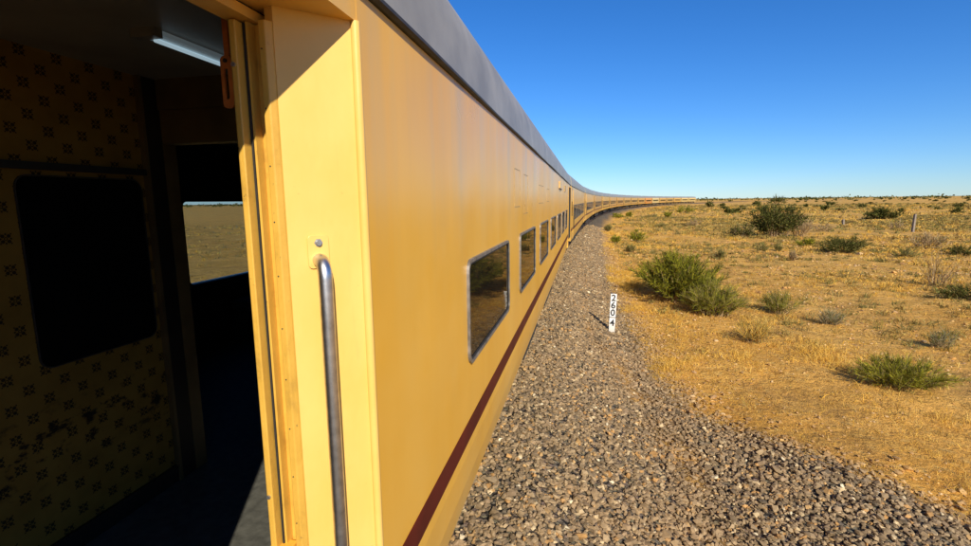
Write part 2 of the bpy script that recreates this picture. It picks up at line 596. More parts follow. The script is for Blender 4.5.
def height(x, y):
    u = track_uv(x, y)
    a = np.abs(u)
    d = np.hypot(x, y)
    bed = np.interp(a, [0, 1.75, 3.3, 4.5, 9, 20], [-0.27, -0.27, -0.80, -0.90, -1.0, -1.0])
    amp = np.clip((a - 3.0) / 6, 0, 1)
    n = 0.30 * fbm(x * 0.11, y * 0.11, 3, 4) * amp + 0.20 * fbm(x * 0.7, y * 0.7, 9, 4) * np.clip((a - 2.8) / 2, 0.05, 1)
    n += 1.2 * fbm(x * 0.012, y * 0.012, 21, 3) * np.clip((a - 30) / 200, 0, 1)
    ridge = 0.20 * np.exp(-((u - 5.3) / 1.0) ** 2) * np.clip((9.5 - y) / 3.0, 0, 1)
    strip = -0.04 * strip_mask(x, y, u)
    return bed + n + ridge + strip

def make_ground():
    rr = [1.0]
    while rr[-1] < 9000:
        rr.append(rr[-1] * (1.017 if rr[-1] < 120 else 1.05))
    rr = np.array(rr)
    th = np.concatenate([np.arange(-1.35, 1.35, 0.0115), np.arange(1.35, 2 * pi - 1.35, 0.05)])  # 0 = +Y, towards +X
    n, k = len(th), len(rr)
    R, T = np.meshgrid(rr, th, indexing='ij')
    x, y = (R * np.sin(T)).ravel(), (R * np.cos(T)).ravel()
    x = np.append(x, 0.0)
    y = np.append(y, 0.0)
    z = height(x, y)
    V = np.stack([x, y, z], 1)
    i, j = np.meshgrid(np.arange(k - 1), np.arange(n), indexing='ij')
    i, j = i.ravel(), j.ravel()
    j2 = (j + 1) % n
    q = np.stack([i * n + j, (i + 1) * n + j, (i + 1) * n + j2, i * n + j2], 1)
    F = np.concatenate([q[:, [0, 2, 1]], q[:, [0, 3, 2]]])
    jj = np.arange(n)
    F = np.concatenate([F, np.stack([np.full(n, k * n), (jj + 1) % n, jj], 1)])
    u = track_uv(x, y)
    e = bed_edge(y) + 0.5 * fbm(x * 0.7, y * 0.7, 31, 3)
    bal = np.clip((e - np.abs(u)) / 0.9 + 0.35, 0, 1)
    bal *= 1 - 0.9 * strip_mask(x, y, u)
    far = np.clip((np.hypot(x, y) - 12) / 60, 0.0, 1) ** 0.6 * np.clip((np.abs(u) - 4.5) / 8, 0, 1)
    me = np_mesh('ground', V, F[:, ::-1], 'ground', None, True)
    at = me.attributes.new('cover', 'FLOAT_COLOR', 'POINT')
    c4 = np.zeros((len(V), 4), np.float32)
    c4[:, 0], c4[:, 1], c4[:, 3] = bal, far, 1
    at.data.foreach_set('color', c4.ravel())
    o = link('ground', me)
    tag(o, kind='structure')
make_ground()

# ------------------------------------------------------------------ ballast
def rand_rot(n):
    q = RNG.normal(size=(n, 4))
    q /= np.linalg.norm(q, axis=1)[:, None]
    a, b, c, d = q.T
    return np.stack([np.stack([1 - 2 * (c * c + d * d), 2 * (b * c - a * d), 2 * (b * d + a * c)], 1),
                     np.stack([2 * (b * c + a * d), 1 - 2 * (b * b + d * d), 2 * (c * d - a * b)], 1),
                     np.stack([2 * (b * d - a * c), 2 * (c * d + a * b), 1 - 2 * (b * b + c * c)], 1)], 1)

def make_ballast():
    g = (1 + 5 ** 0.5) / 2
    iv = np.array([(-1, g, 0), (1, g, 0), (-1, -g, 0), (1, -g, 0), (0, -1, g), (0, 1, g), (0, -1, -g), (0, 1, -g), (g, 0, -1), (g, 0, 1), (-g, 0, -1), (-g, 0, 1)]) / 1.9
    fi = np.array([(0, 11, 5), (0, 5, 1), (0, 1, 7), (0, 7, 10), (0, 10, 11), (1, 5, 9), (5, 11, 4), (11, 10, 2), (10, 7, 6), (7, 1, 8), (3, 9, 4), (3, 4, 2), (3, 2, 6), (3, 6, 8), (3, 8, 9), (4, 9, 5), (2, 4, 11), (6, 2, 10), (8, 6, 7), (9, 8, 1)])
    var = []
    for k in range(40):
        s = iv * RNG.uniform([0.85, 0.60, 0.42], [1.15, 0.95, 0.80])
        s = s + RNG.normal(size=s.shape) * 0.16
        ax = RNG.normal(size=3)
        ax /= np.linalg.norm(ax)
        dd = s @ ax
        s = s - np.outer(np.maximum(dd - 0.42, 0), ax)     # one flat split face
        var.append(s)
    var = np.array(var)
    global STONE_VAR, STONE_F
    STONE_VAR, STONE_F = var, fi
    P = []
    def scatter(y0, y1, dens, size):
        xs0, xs1 = -1.5, 6.5 + max(0, (y1 - 20) ** 2 / 1700)
        n = int((xs1 - xs0) * (y1 - y0) * dens)
        x, y = RNG.uniform(xs0, xs1, n), RNG.uniform(y0, y1, n)
        u = track_uv(x, y)
        e = bed_edge(y) + 0.6 * fbm(x * 0.7, y * 0.7, 31, 3)
        keep = np.clip((e - u) / 1.1 + 0.45, 0, 1)
        keep = np.where(u > e, keep + 0.06 * np.clip(1 - (u - e) / 2.2, 0, 1), keep)
        keep *= 1 - 0.72 * strip_mask(x, y, u)
        ok = (RNG.uniform(size=n) < keep) & (u > 0.95)
        x, y = x[ok], y[ok]
        s = size * np.exp(RNG.normal(size=len(x)) * 0.27)
        P.append(np.stack([x, y, s], 1))
    scatter(1.5, 9, 680, 0.030)
    scatter(9, 16, 620, 0.030)
    scatter(16, 30, 420, 0.036)
    scatter(30, 60, 190, 0.048)
    P = np.concatenate(P)
    n = len(P)
    R = rand_rot(n)
    # stones come to rest rather flat
    s = var[RNG.integers(0, len(var), n)]
    V = np.einsum('nij,nkj->nki', R, s)
    V[:, :, 2] *= 0.72
    V *= P[:, 2][:, None, None]
    z = height(P[:, 0], P[:, 1])
    lift = P[:, 2] * RNG.uniform(0.05, 0.75, n)
    V[:, :, 0] += P[:, 0][:, None]
    V[:, :, 1] += P[:, 1][:, None]
    V[:, :, 2] += (z + lift)[:, None]
    F = (np.arange(n) * 12)[:, None, None] + fi[None]
    pal = np.array([(0.225, 0.160, 0.095), (0.170, 0.122, 0.075), (0.29, 0.212, 0.130), (0.24, 0.170, 0.108), (0.36, 0.205, 0.080), (0.45, 0.35, 0.22), (0.60, 0.52, 0.39), (0.115, 0.088, 0.060), (0.40, 0.255, 0.115)])
    pr = np.array([0.27, 0.20, 0.19, 0.15, 0.05, 0.05, 0.008, 0.06, 0.04])
    c = pal[RNG.choice(len(pal), n, p=pr / pr.sum())] * np.array([1.08, 1.02, 0.86]) * RNG.uniform(0.8, 1.25, n)[:, None]
    dust = np.clip(3.0 * fbm(P[:, 0] * 0.8, P[:, 1] * 0.8, 123, 3) - 0.05, 0, 1)[:, None] * 0.45
    dust = np.maximum(dust, 0.6 * strip_mask(P[:, 0], P[:, 1], track_uv(P[:, 0], P[:, 1]))[:, None])
    c = c * (1 - dust) + np.array([0.36, 0.225, 0.105]) * dust
    # strays out on the soil carry its dust
    eu = track_uv(P[:, 0], P[:, 1]) - bed_edge(P[:, 1])
    k = np.clip(eu / 0.5 + 0.5, 0, 1)[:, None] * 0.65
    c = c * (1 - k) + np.array([0.44, 0.25, 0.085]) * k
    me = np_mesh('ballast_stones', V.reshape(-1, 3), F.reshape(-1, 3), 'stone', np.repeat(c, 12, 0))
    o = link('ballast_stones', me)
    tag(o, 'grey crushed stone ballast beside the train', 'ballast', kind='stuff')
    return n
NST = make_ballast()

def make_clods():
    n = 60000
    y = 3 + 45 * RNG.uniform(0, 1, n) ** 1.5
    x = RNG.uniform(0, 1, n) * (6 + 0.75 * y) + 0.5
    u = track_uv(x, y)
    e = bed_edge(y)
    k = (u > e - 0.3) * np.clip(0.30 + 2.6 * fbm(x * 0.5, y * 0.5, 66, 3), 0.03, 1) * 0.5
    ok = RNG.uniform(size=n) < k
    x, y = x[ok], y[ok]
    n = len(x)
    sz = 0.020 * np.exp(RNG.normal(size=n) * 0.5) * np.clip(np.hypot(x, y) / 14, 0.9, 2.5)
    V = np.einsum('nij,nkj->nki', rand_rot(n), STONE_VAR[RNG.integers(0, len(STONE_VAR), n)])
    V[:, :, 2] *= 0.6
    V *= sz[:, None, None]
    V += np.stack([x, y, height(x, y) + sz * 0.15], 1)[:, None]
    F = (np.arange(n) * 12)[:, None, None] + STONE_F[None]
    pal = np.array([(0.56, 0.30, 0.085), (0.48, 0.25, 0.07), (0.64, 0.39, 0.14), (0.36, 0.21, 0.09), (0.60, 0.40, 0.19)])
    c = pal[RNG.integers(0, 5, n)] * RNG.uniform(0.8, 1.15, n)[:, None]
    o = link('soil_clods', np_mesh('soil_clods', V.reshape(-1, 3), F.reshape(-1, 3), 'stone', np.repeat(c, 12, 0)))
    tag(o, 'small clods and pebbles lying on the sandy ground', 'soil', kind='stuff')
make_clods()

def make_track():
    t = empty('railway_track', (0, 0, 0))
    tag(t, 'pair of rusty steel rails under the train', 'railway track')
    for s in (-0.84, 0.84):
        pts = []
        prof = [(-0.07, -0.17), (0.07, -0.17), (0.07, -0.15), (0.012, -0.13), (0.012, -0.045), (0.035, -0.04), (0.035, 0.0), (-0.035, 0.0), (-0.035, -0.04), (-0.012, -0.045), (-0.012, -0.13), (-0.07, -0.15)]
        V, F = [], []
        n = len(prof)
        ks = 110
        for k in range(ks + 1):
            a = -0.02 + (0.62 + 0.02) * k / ks
            ct, st = cos(a), sin(a)
            for px, pz in prof:
                r = RAD - s - px
                V.append((CX - r * ct, CY + r * st, pz))
            if k:
                F += [((k - 1) * n + i, (k - 1) * n + (i + 1) % n, k * n + (i + 1) % n, k * n + i) for i in range(n)]
        m = MB()
        m.add(V, F)
        m.build('rail', 'rail', t)
make_track()

# ------------------------------------------------------------------ coaches
HL, HW, TI = 10.95, 1.62, 1.46                          # half length, half width, half width at the doors
JO, JI = 8.765, 8.925                                   # taper from the full width to the door
ZB, ZS, ZG = 0.93, 3.27, 3.36                           # skirt, soffit over the doors, gutter
SIDE = [(HW - 0.045, ZB), (HW - 0.012, 1.12), (HW, 1.30), (HW, ZG)]

def roof_prof(n=22, hw=1.635, h=0.78, z0=3.382, e=3.0):
    pts = []
    for k in range(n + 1):
        t = pi * k / n
        c, s = cos(t), sin(t)
        pts.append((hw * math.copysign(abs(c) ** (2 / e), c), z0 + h * max(s, 0) ** (2 / e)))
    return pts

def build_coach(root, near, plain=False):
    HL, TI, BW = (10.55, 1.616, 1.598) if plain else (10.95, 1.46, 0.55)
    JI, LD = (JO + 0.012, 0.008) if plain else (JO + 0.16, 0.045)
    wl, wr, wb_, wt_ = (-0.20, 1.71, 1.80, 2.54) if plain else (0.0, 1.51, 1.815, 2.435)
    # side walls between the doors
    def side(sx):
        mb = MB()
        prof = [(sx * x, z) for x, z in SIDE] + [(sx * (HW - 0.05), ZG), (sx * (HW - 0.05), 1.30), (sx * (HW - 0.095), ZB)]
        mb.sweep_y(prof, -JO, JO, True, 8)
        mb.build('side_wall', 'paint', root)
    side(1)
    side(-1)
    # fascia running full length above the doors with its soffit
    for sx in (1, -1):
        for y0, y1 in ((-HL, -JO - 0.002), (JO + 0.002, HL)):
            mb = MB()
            xs = sorted((sx * (TI - 0.06), sx * HW))
            mb.box(xs[0], xs[1], y0, y1, ZS, ZG)
            mb.build('soffit', 'paint', root)
    # gutter and roof
    for sx in (1, -1):
        mb = MB()
        gr = random.Random(3)
        seg = 40 if near else 6
        prof = [(HW - 0.03, ZG + 0.002), (HW + 0.008, ZG + 0.002), (HW + 0.022, ZG + 0.010), (HW + 0.022, ZG + 0.022), (HW - 0.03, ZG + 0.024)]
        mb.sweep_y([(sx * a, b) for a, b in prof], -HL, HL, True, seg)
        if near:
            for q in range(seg + 1):
                dx, dz = gr.gauss(0, 0.0035), gr.gauss(0, 0.0015)
                for e_ in (1, 2, 3):
                    v_ = mb.v[q * 5 + e_]
                    mb.v[q * 5 + e_] = (v_[0] + sx * dx, v_[1], v_[2] + dz)
        mb.build('gutter', 'gutter', root)
    mb = MB()
    mb.sweep_y(roof_prof(), -HL, HL, True, 12)
    rf = mb.build('roof', 'roof', root, True)
    for y in (-7.2, -2.4, 2.4, 7.2):
        m2 = MB()
        m2.sweep_y([(-0.35, 4.15), (0.35, 4.15), (0.27, 4.25), (-0.27, 4.25)], y - 0.35, y + 0.35)
        m2.build('roof_vent', 'roof', rf)
    # maroon band
    for sx in (1, -1):
        mb = MB()
        xs = sorted((sx * (HW - 0.02), sx * (HW + 0.003)))
        mb.box(xs[0], xs[1], -JO + 0.02, JO - 0.02, 1.37, 1.488)
        mb.build('stripe', 'stripe', root)
        for y0, y1 in ((-HL + 0.05, -JI - 1.37), (-JI - 0.10, -JI - 0.02), (JI + 0.02, JI + 0.10), (JI + 1.37, HL - 0.05)):
            mb = MB()
            xs = sorted((sx * (TI - 0.02), sx * (TI + 0.003)))
            mb.box(xs[0], xs[1], y0, y1, 1.37, 1.488)
            mb.build('stripe', 'stripe', root)
    # seven windows on the inner side of the curve
    for k in range(7):
        y0 = -7.51 + 2.25 * k
        wn_ = empty_child('window', root)
        a0, a1 = y0 + wl, y0 + wr
        def rr_(t, r):
            return rrect(a0 + t, a1 - t, wb_ + t, wt_ - t, r)
        mb = MB()
        ring_x(mb, rr_(0.002, 0.075), rr_(0.022, 0.060), HW - 0.01, HW + 0.016)
        mb.build('frame', 'alu', wn_)
        mb = MB()
        ring_x(mb, rr_(0.020, 0.062), rr_(0.034, 0.055), HW - 0.01, HW + 0.010)
        mb.build('gasket', 'rubber', wn_)
        mb = MB()
        plate_x(mb, rr_(0.030, 0.055), HW - 0.01, HW + 0.004)
        mb.build('pane', 'tint', wn_)
    # tapers, door bays
    def taper(sx, sy):
        mb = MB()
        a, b = (sx * HW, sy * JO), (sx * TI, sy * JI)
        poly = [a, b, (sx * (TI - 0.03), sy * (JI - 0.01)), (sx * (HW - 0.05), sy * (JO - 0.03))]
        mb.prism(poly, ZB + 0.03, ZS)
        mb.build('door_taper', 'cream' if near and sx == 1 and sy == -1 else 'paint', root)
        mb = MB()                                       # beads at the two edges of the taper
        mb.tube([(sx * (HW - 0.004), sy * (JO + 0.004), ZB + 0.03), (sx * (HW - 0.004), sy * (JO + 0.004), ZS)], 0.014, 12)
        mb.build('corner_bead', 'cream' if near and sx == 1 and sy == -1 else 'paint', root, True)
    for sx in (1, -1):
        for sy in (1, -1):
            taper(sx, sy)
            is_open = near and sx == 1 and sy == -1
            D0, D1 = JI + 0.155, JI + 1.36              # door bay along the coach
            if is_open:
                D1 = 10.15 - 0.20
            xs = sorted((sx * (TI - 0.05), sx * TI))
            mb = MB()
            ys = sorted((sy * D1, sy * HL))
            mb.box(xs[0], xs[1], ys[0], ys[1], ZB + 0.03, ZS)
            mb.build('end_post', 'paint', root)
            ys = sorted((sy * (D0 - 0.002), sy * (D1 + 0.0)))
            mb = MB()
            mb.box(sx * TI - 0.06 if sx > 0 else sx * TI, sx * TI if sx > 0 else sx * TI + 0.06, ys[0], ys[1], ZB + 0.03, 1.26)
            mb.build('door_sill', 'paint', root)
            mb = MB()
            mb.box(xs[0], xs[1], ys[0], ys[1], 3.235, ZS - 0.003)
            mb.build('door_header', 'paint', root)
            if not is_open:
                ys = sorted((sy * (JI + 0.002), sy * (D0 - 0.002)))
                mb = MB()
                mb.box(xs[0], xs[1], ys[0], ys[1], ZB + 0.03, ZS)
                mb.build('door_post', 'paint', root)
                ys = sorted((sy * (D0 + 0.01), sy * (D1 - 0.01)))
                dr = empty_child('door', root)
                mb = MB()
                xd = sorted((sx * (TI - LD - 0.03), sx * (TI - LD)))
                mb.box(xd[0], xd[1], ys[0], ys[1], 1.265, 3.23)
                mb.build('leaf', 'paint', dr)
                mb = MB()
                xq = sorted((sx * (TI - LD - 0.005), sx * (TI - LD + 0.003)))
                mb.box(xq[0], xq[1], ys[0], ys[1], 1.37, 1.488)
                mb.build('stripe', 'stripe', dr)
                yc = (ys[0] + ys[1]) / 2
                mb = MB()
                plate_x(mb, rrect(yc - 0.28, yc + 0.28, 2.05, 2.70, 0.06), sx * (TI - LD - 0.005), sx * (TI - LD + 0.004))
                mb.build('pane', 'tint', dr)
                yr = sy * (JI + 0.07)
                mb = MB()
                mb.tube([(sx * (TI - 0.01), yr, 2.55), (sx * (TI + 0.05), yr, 2.53), (sx * (TI + 0.05), yr, 1.45), (sx * (TI - 0.01), yr, 1.43)], 0.016, 8)
                mb.build('handrail', 'underframe' if plain else 'zinc', root, True)
    # ends, gangway, underframe
    for sy in (1, -1):
        mb = MB()
        ys = sorted((sy * (HL - 0.05), sy * (HL - 0.001)))
        mb.box(-TI + 0.051, TI - 0.051, ys[0], ys[1], ZB + 0.04, 3.384)
        mb.build('end_wall', 'paint', root)
        mb = MB()
        for k in range(9 if plain else 4):  # plain coaches: black bellows made overwide to put shade into the joint
            a = sy * (HL + 0.002 + 0.06 * k)
            b = sy * (HL + 0.05 + 0.06 * k)
            mb.box(-BW, BW, min(a, b), max(a, b), 1.15 + 0.0, 3.3)
        mb.build('gangway_bellows', 'rubber', root)
    mb = MB()
    mb.box(-1.45, 1.45, -HL + 0.1, HL - 0.1, 1.05, 1.255)
    mb.build('underframe', 'underframe', root)
    for y0, y1, x in ((-3.2, -1.2, 1), (0.6, 3.0, 1), (-1.0, 0.3, -1)):
        mb = MB()
        xs = sorted((x * 0.55, x * 1.42))
        mb.box(xs[0], xs[1], y0, y1, 0.42, 1.05)
        mb.build('equipment_box', 'underframe', root, False, 0.03)
    for sy in (1, -1):
        yc = sy * 7.39
        bo = empty_child('bogie', root)
        mb = MB()
        for sx in (1, -1):
            x0, x1 = sorted((sx * 0.98, sx * 1.10))
            mb.sweep_x = None
            prof = [(yc - 1.75, 0.52), (yc - 1.2, 0.40), (yc - 0.6, 0.34), (yc + 0.6, 0.34), (yc + 1.2, 0.40), (yc + 1.75, 0.52), (yc + 1.75, 0.66), (yc + 0.8, 0.62), (yc - 0.8, 0.62), (yc - 1.75, 0.66)]
            plate_x(mb, prof, x0, x1)
            for dy in (-1.448, 1.448):
                mb.box(min(sx * 1.0, sx * 1.22), max(sx * 1.0, sx * 1.22), yc + dy - 0.13, yc + dy + 0.13, 0.33, 0.60)
            mb.tube([(sx * 1.16, yc - 0.35, 0.40), (sx * 1.16, yc - 0.35, 0.95)], 0.10, 8)
            mb.tube([(sx * 1.16, yc + 0.35, 0.40), (sx * 1.16, yc + 0.35, 0.95)], 0.10, 8)
        mb.box(-1.2, 1.2, yc - 0.25, yc + 0.25, 0.62, 0.95)
        mb.build('frame', 'underframe', bo)
        for dy in (-1.448, 1.448):
            for sx in (1, -1):
                mb = MB()
                n = 20
                prof = [(0.0, 0.12), (0.0, 0.457), (0.11, 0.44), (0.13, 0.47), (0.135, 0.12)]
                for a, r in ((sx * 0.80, 0.457), ):
                    mb.tube([(sx * 0.76, yc + dy, 0.457), (sx * 0.785, yc + dy, 0.457), (sx * 0.79, yc + dy, 0.457), (sx * 0.90, yc + dy, 0.457)], [0.48, 0.48, 0.457, 0.45], n)
                mb.build('wheel', 'wheel', bo)

def empty_child(name, parent):
    o = link(name, None, parent)
    o.empty_display_size = 0.1
    return o

def copy_tree(o, parent=None):
    c = o.copy()
    C.objects.link(c)
    c.parent = parent
    for ch in o.children:
        copy_tree(ch, c)
    return c

ORD = ['first', 'second', 'third', 'fourth', 'fifth', 'sixth', 'seventh', 'eighth', 'ninth', 'tenth', 'eleventh', 'twelfth', 'thirteenth', 'fourteenth', 'fifteenth', 'sixteenth', 'seventeenth', 'eighteenth', 'nineteenth', 'twentieth', 'twenty-first']
GRP = 'coaches of the train'
coach1 = empty('railway_coach', (X0, Y0, 0))
build_coach(coach1, True)
tag(coach1, 'yellow railway coach with open door and steel handrail, nearest the camera', 'railway coach', GRP)
proto2 = empty('railway_coach', (0, 0, 0))
build_coach(proto2, False, True)

def tint(o, c):
    o.color = (*c, 1)
    for ch in o.children:
        tint(ch, c)
NC = 17
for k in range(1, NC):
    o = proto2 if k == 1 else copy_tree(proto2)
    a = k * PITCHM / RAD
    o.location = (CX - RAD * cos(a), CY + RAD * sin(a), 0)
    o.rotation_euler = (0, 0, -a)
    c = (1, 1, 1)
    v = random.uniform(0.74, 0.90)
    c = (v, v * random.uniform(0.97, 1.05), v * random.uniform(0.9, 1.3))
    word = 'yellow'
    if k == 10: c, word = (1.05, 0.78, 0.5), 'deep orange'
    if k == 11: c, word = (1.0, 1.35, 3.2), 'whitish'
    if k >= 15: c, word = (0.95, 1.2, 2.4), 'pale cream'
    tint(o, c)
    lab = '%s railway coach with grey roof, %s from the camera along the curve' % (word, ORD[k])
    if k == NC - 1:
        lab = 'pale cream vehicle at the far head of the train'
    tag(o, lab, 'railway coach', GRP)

# ------------------------------------------------------------------ the nearest coach: door and vestibule
OFF = (X0, Y0, 0)
def W(): return MB(OFF)                                 # built in world metres, stored relative to the coach
# jamb of the open door: four upright strips between the taper and the opening
def upright(name, poly, z0, z1, m, parent=coach1, bevel=0.0):
    mb = W()
    mb.prism(poly, z0, z1)
    return mb.build(name, m, parent, False, bevel)
jamb = empty_child('door_jamb', coach1)
upright('outer_strip', [(-0.812, 1.222), (-0.812, 1.30), (-0.842, 1.30), (-0.842, 1.205), (-0.822, 1.205)], 1.262, 3.232, 'worn', jamb, 0.003)
upright('channel', [(-0.843, 1.245), (-0.843, 1.30), (-0.885, 1.30), (-0.885, 1.215), (-0.878, 1.215), (-0.878, 1.245)], 1.262, 3.234, 'worn', jamb)
upright('gasket', [(-0.886, 1.212), (-0.886, 1.30), (-0.8915, 1.30), (-0.8915, 1.212)], 1.262, 3.23, 'rubber', jamb)
upright('inner_strip', [(-0.894, 1.185), (-0.894, 1.30), (-0.92, 1.30), (-0.92, 1.195), (-0.912, 1.185)], 1.262, 3.232, 'worn', jamb, 0.003)
for z in np.arange(1.36, 3.2, 0.15):
    mb = W()
    mb.tube([(-0.834, 1.206, z), (-0.834, 1.2035, z)], 0.0020, 8)
    mb.build('rivet', 'gutter', jamb)
for z in (3.12, 1.90):
    mb = W()
    mb.tube([(-0.905, 1.187, z), (-0.905, 1.180, z)], 0.006, 8)
    mb.build('screw', 'zinc', jamb)
mb = W(); mb.box(-0.925, -0.855, 1.165, 1.235, 1.705, 1.730)
mb.build('strike_block', 'paint', jamb, False, 0.004)
# header over the door opening, rear reveal
mb = W(); mb.box(-0.93, -0.862, -0.25, 1.30, 3.236, 3.262)
mb.build('inner_header', 'paint', coach1)

# handrail on the taper
ux, uy = 0.7071, -0.7071                                 # outward normal of the taper
tx, ty = -0.7071, -0.7071                                # towards the opening
def tp(s, n, z):                                         # s metres from the outer corner along the taper, n proud of it
    return (-0.65 + tx * s + ux * n, 1.385 + ty * s + uy * n, z)
hr = empty_child('handrail', coach1)
SC = 0.146
pts = [tp(SC, -0.004, 2.598), tp(SC, 0.022, 2.598)]
for k in range(1, 7):
    t = pi / 2 * k / 6
    pts.append(tp(SC, 0.022 + 0.035 * sin(t), 2.598 - 0.050 * (1 - cos(t))))
pts += [tp(SC, 0.057, z) for z in (2.4, 2.1, 1.8, 1.55)]
for k in range(1, 7):
    t = pi / 2 * k / 6
    pts.append(tp(SC, 0.057 - 0.035 * (1 - cos(t)), 1.55 - 0.05 * sin(t)))
pts.append(tp(SC, -0.004, 1.50))
mb = W(); mb.tube(pts, 0.0195, 24)
mb.build('tube', 'steel', hr, True)
def flange(zc):
    pl = rrect(-0.030, 0.030, -0.048, 0.048, 0.012)
    mb = W()
    n = len(pl)
    vs = [tp(SC + a, 0.0005, zc + b) for a, b in pl] + [tp(SC + a, 0.006, zc + b) for a, b in pl]
    mb.add(vs, [tuple(range(n)), tuple(range(n, 2 * n))[::-1]] + [(i, (i + 1) % n, n + (i + 1) % n, n + i) for i in range(n)])
    return mb
p1 = flange(2.622).build('flange', 'cream', hr, False, 0.0015)
mb = W(); mb.tube([tp(SC, 0.004, 2.648), tp(SC, 0.008, 2.648)], 0.012, 6); mb.tube([tp(SC, 0.008, 2.648), tp(SC, 0.016, 2.648)], 0.0075, 12)
mb.build('bolt', 'zinc', p1 if False else hr, True)
flange(1.475).build('flange', 'cream', hr, False, 0.0015)

# vestibule: floor, printed partition, trim, panel, doorway, lamp
FZ = 1.28
mb = W(); mb.box(-3.80, -0.815, -0.74, 21.0, FZ - 0.02, FZ)
mb.build('floor', 'floor', coach1)
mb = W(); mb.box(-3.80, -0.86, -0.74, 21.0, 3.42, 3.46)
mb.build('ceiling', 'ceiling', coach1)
part = empty_child('vestibule_partition', coach1)
mb = W(); mb.box(-2.19, -2.15, -0.74, 2.085, FZ, 3.42)
mb.build('printed_panel', 'wallpaper', part)
mb = W(); mb.box(-2.149, -2.128, -0.74, 2.085, 2.905, 2.935)
mb.build('trim_rail', 'rubber', part)
mb = W(); mb.box(-2.149, -2.135, -0.74, 2.085, FZ + 0.001, FZ + 0.09)
mb.build('skirting', 'dark_panel', part)
mb = W(); ring_x(mb, rrect(1.505, 2.06, 2.10, 2.885, 0.05), rrect(1.509, 2.056, 2.104, 2.881, 0.047), -2.149, -2.141)
mb.build('mirror_frame', 'gutter', part)
mb = W(); plate_x(mb, rrect(1.511, 2.054, 2.106, 2.879, 0.045), -2.149, -2.143)
mb.build('dark_mirror', 'mirror_dark', part)
mb = W(); mb.box(-2.20, -2.125, 2.087, 2.105, FZ + 0.001, 3.419)
mb.build('edge_trim', 'brown_panel', part)
dw = empty_child('doorway', coach1)
mb = W(); mb.box(-2.20, -2.128, 2.2, 2.28, FZ + 0.001, 3.419)
mb.build('door_post', 'brown_panel', dw)
mb = W(); mb.box(-2.126, -1.30, 2.2, 2.28, 3.07, 3.419)
mb.build('lintel', 'brown_panel', dw)
mb = W(); mb.box(-2.126, -1.30, 2.185, 2.198, 3.235, 3.419)
mb.build('lintel_board', 'brown_panel', dw)
mb = W(); mb.box(-1.298, -0.93, 2.2, 2.28, FZ + 0.001, 3.419)
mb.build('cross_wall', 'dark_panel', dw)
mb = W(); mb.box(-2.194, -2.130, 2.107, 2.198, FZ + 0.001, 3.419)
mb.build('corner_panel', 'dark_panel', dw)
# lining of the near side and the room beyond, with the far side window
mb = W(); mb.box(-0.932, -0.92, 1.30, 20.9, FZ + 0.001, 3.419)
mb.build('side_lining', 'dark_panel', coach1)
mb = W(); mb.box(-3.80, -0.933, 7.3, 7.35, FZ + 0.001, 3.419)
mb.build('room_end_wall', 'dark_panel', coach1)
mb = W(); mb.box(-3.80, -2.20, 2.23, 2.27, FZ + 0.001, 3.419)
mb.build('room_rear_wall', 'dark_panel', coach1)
# the far side: the outer wall has an opening, lined inside
fy0, fy1, fz0, fz1 = 4.05, 5.60, 1.975, 2.79
far_old = [o for o in coach1.children if o.name.startswith('side_wall') and max(v.co.x for v in o.data.vertices) < 0]
for o in far_old:
    bpy.data.objects.remove(o)
fs = empty_child('far_side_wall', coach1)
mb = MB()
def fprof(z0, z1):
    if z0 < 1.0:
        return [(-HW + 0.045, ZB), (-HW + 0.012, 1.12), (-HW, 1.30), (-HW, z1), (-HW + 0.09, z1), (-HW + 0.09, 1.30), (-HW + 0.12, ZB)]
    return [(-HW, z0), (-HW, z1), (-HW + 0.09, z1), (-HW + 0.09, z0)]
mb.sweep_y(fprof(ZB, fz0), -JO, JO)
mb.build('lower_panel', 'paint', fs)
mb = MB(); mb.sweep_y(fprof(fz1, ZG), -JO, JO); mb.build('upper_panel', 'paint', fs)
mb = MB(); mb.sweep_y(fprof(fz0, fz1), -JO, fy0 - Y0); mb.build('middle_panel', 'paint', fs)
mb = MB(); mb.sweep_y(fprof(fz0, fz1), fy1 - Y0, JO); mb.build('middle_panel', 'paint', fs)
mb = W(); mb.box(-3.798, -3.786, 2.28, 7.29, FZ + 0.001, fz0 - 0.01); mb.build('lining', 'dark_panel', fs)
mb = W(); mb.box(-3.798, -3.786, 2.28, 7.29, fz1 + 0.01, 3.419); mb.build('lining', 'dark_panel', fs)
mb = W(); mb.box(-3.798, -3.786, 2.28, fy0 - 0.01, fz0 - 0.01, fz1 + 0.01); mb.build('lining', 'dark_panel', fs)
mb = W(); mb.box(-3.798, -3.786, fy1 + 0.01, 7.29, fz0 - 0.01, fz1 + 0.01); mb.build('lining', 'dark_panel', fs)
fw_ = empty_child('far_window', coach1)
mb = W()
o4 = rrect(fy0 - 0.0095, fy1 + 0.0095, fz0 - 0.0095, fz1 + 0.0095, 0.001)
ring_x(mb, o4, rrect(fy0 + 0.002, fy1 - 0.002, fz0 + 0.002, fz1 - 0.002, 0.05), -3.836, -3.772)
mb.build('frame', 'rubber', fw_)
mb = W(); plate_x(mb, rrect(fy0 + 0.001, fy1 - 0.001, fz0 + 0.001, fz1 - 0.001, 0.01), -3.842, -3.838)
mb.build('pane', 'pane', fw_)
# bench under the far window
bn = empty('bench_seat', (-3.45, 5.4, FZ))
tag(bn, 'dark brown bench seat beneath the window seen through the doorway', 'bench')
mb = MB(); mb.box(-0.30, 0.30, -0.85, 0.85, 0.001, 0.34); mb.build('base', 'dark_panel', bn, False, 0.01)
mb = MB(); mb.box(-0.30, 0.32, -0.86, 0.86, 0.341, 0.46); mb.build('cushion', 'cushion', bn, False, 0.03)
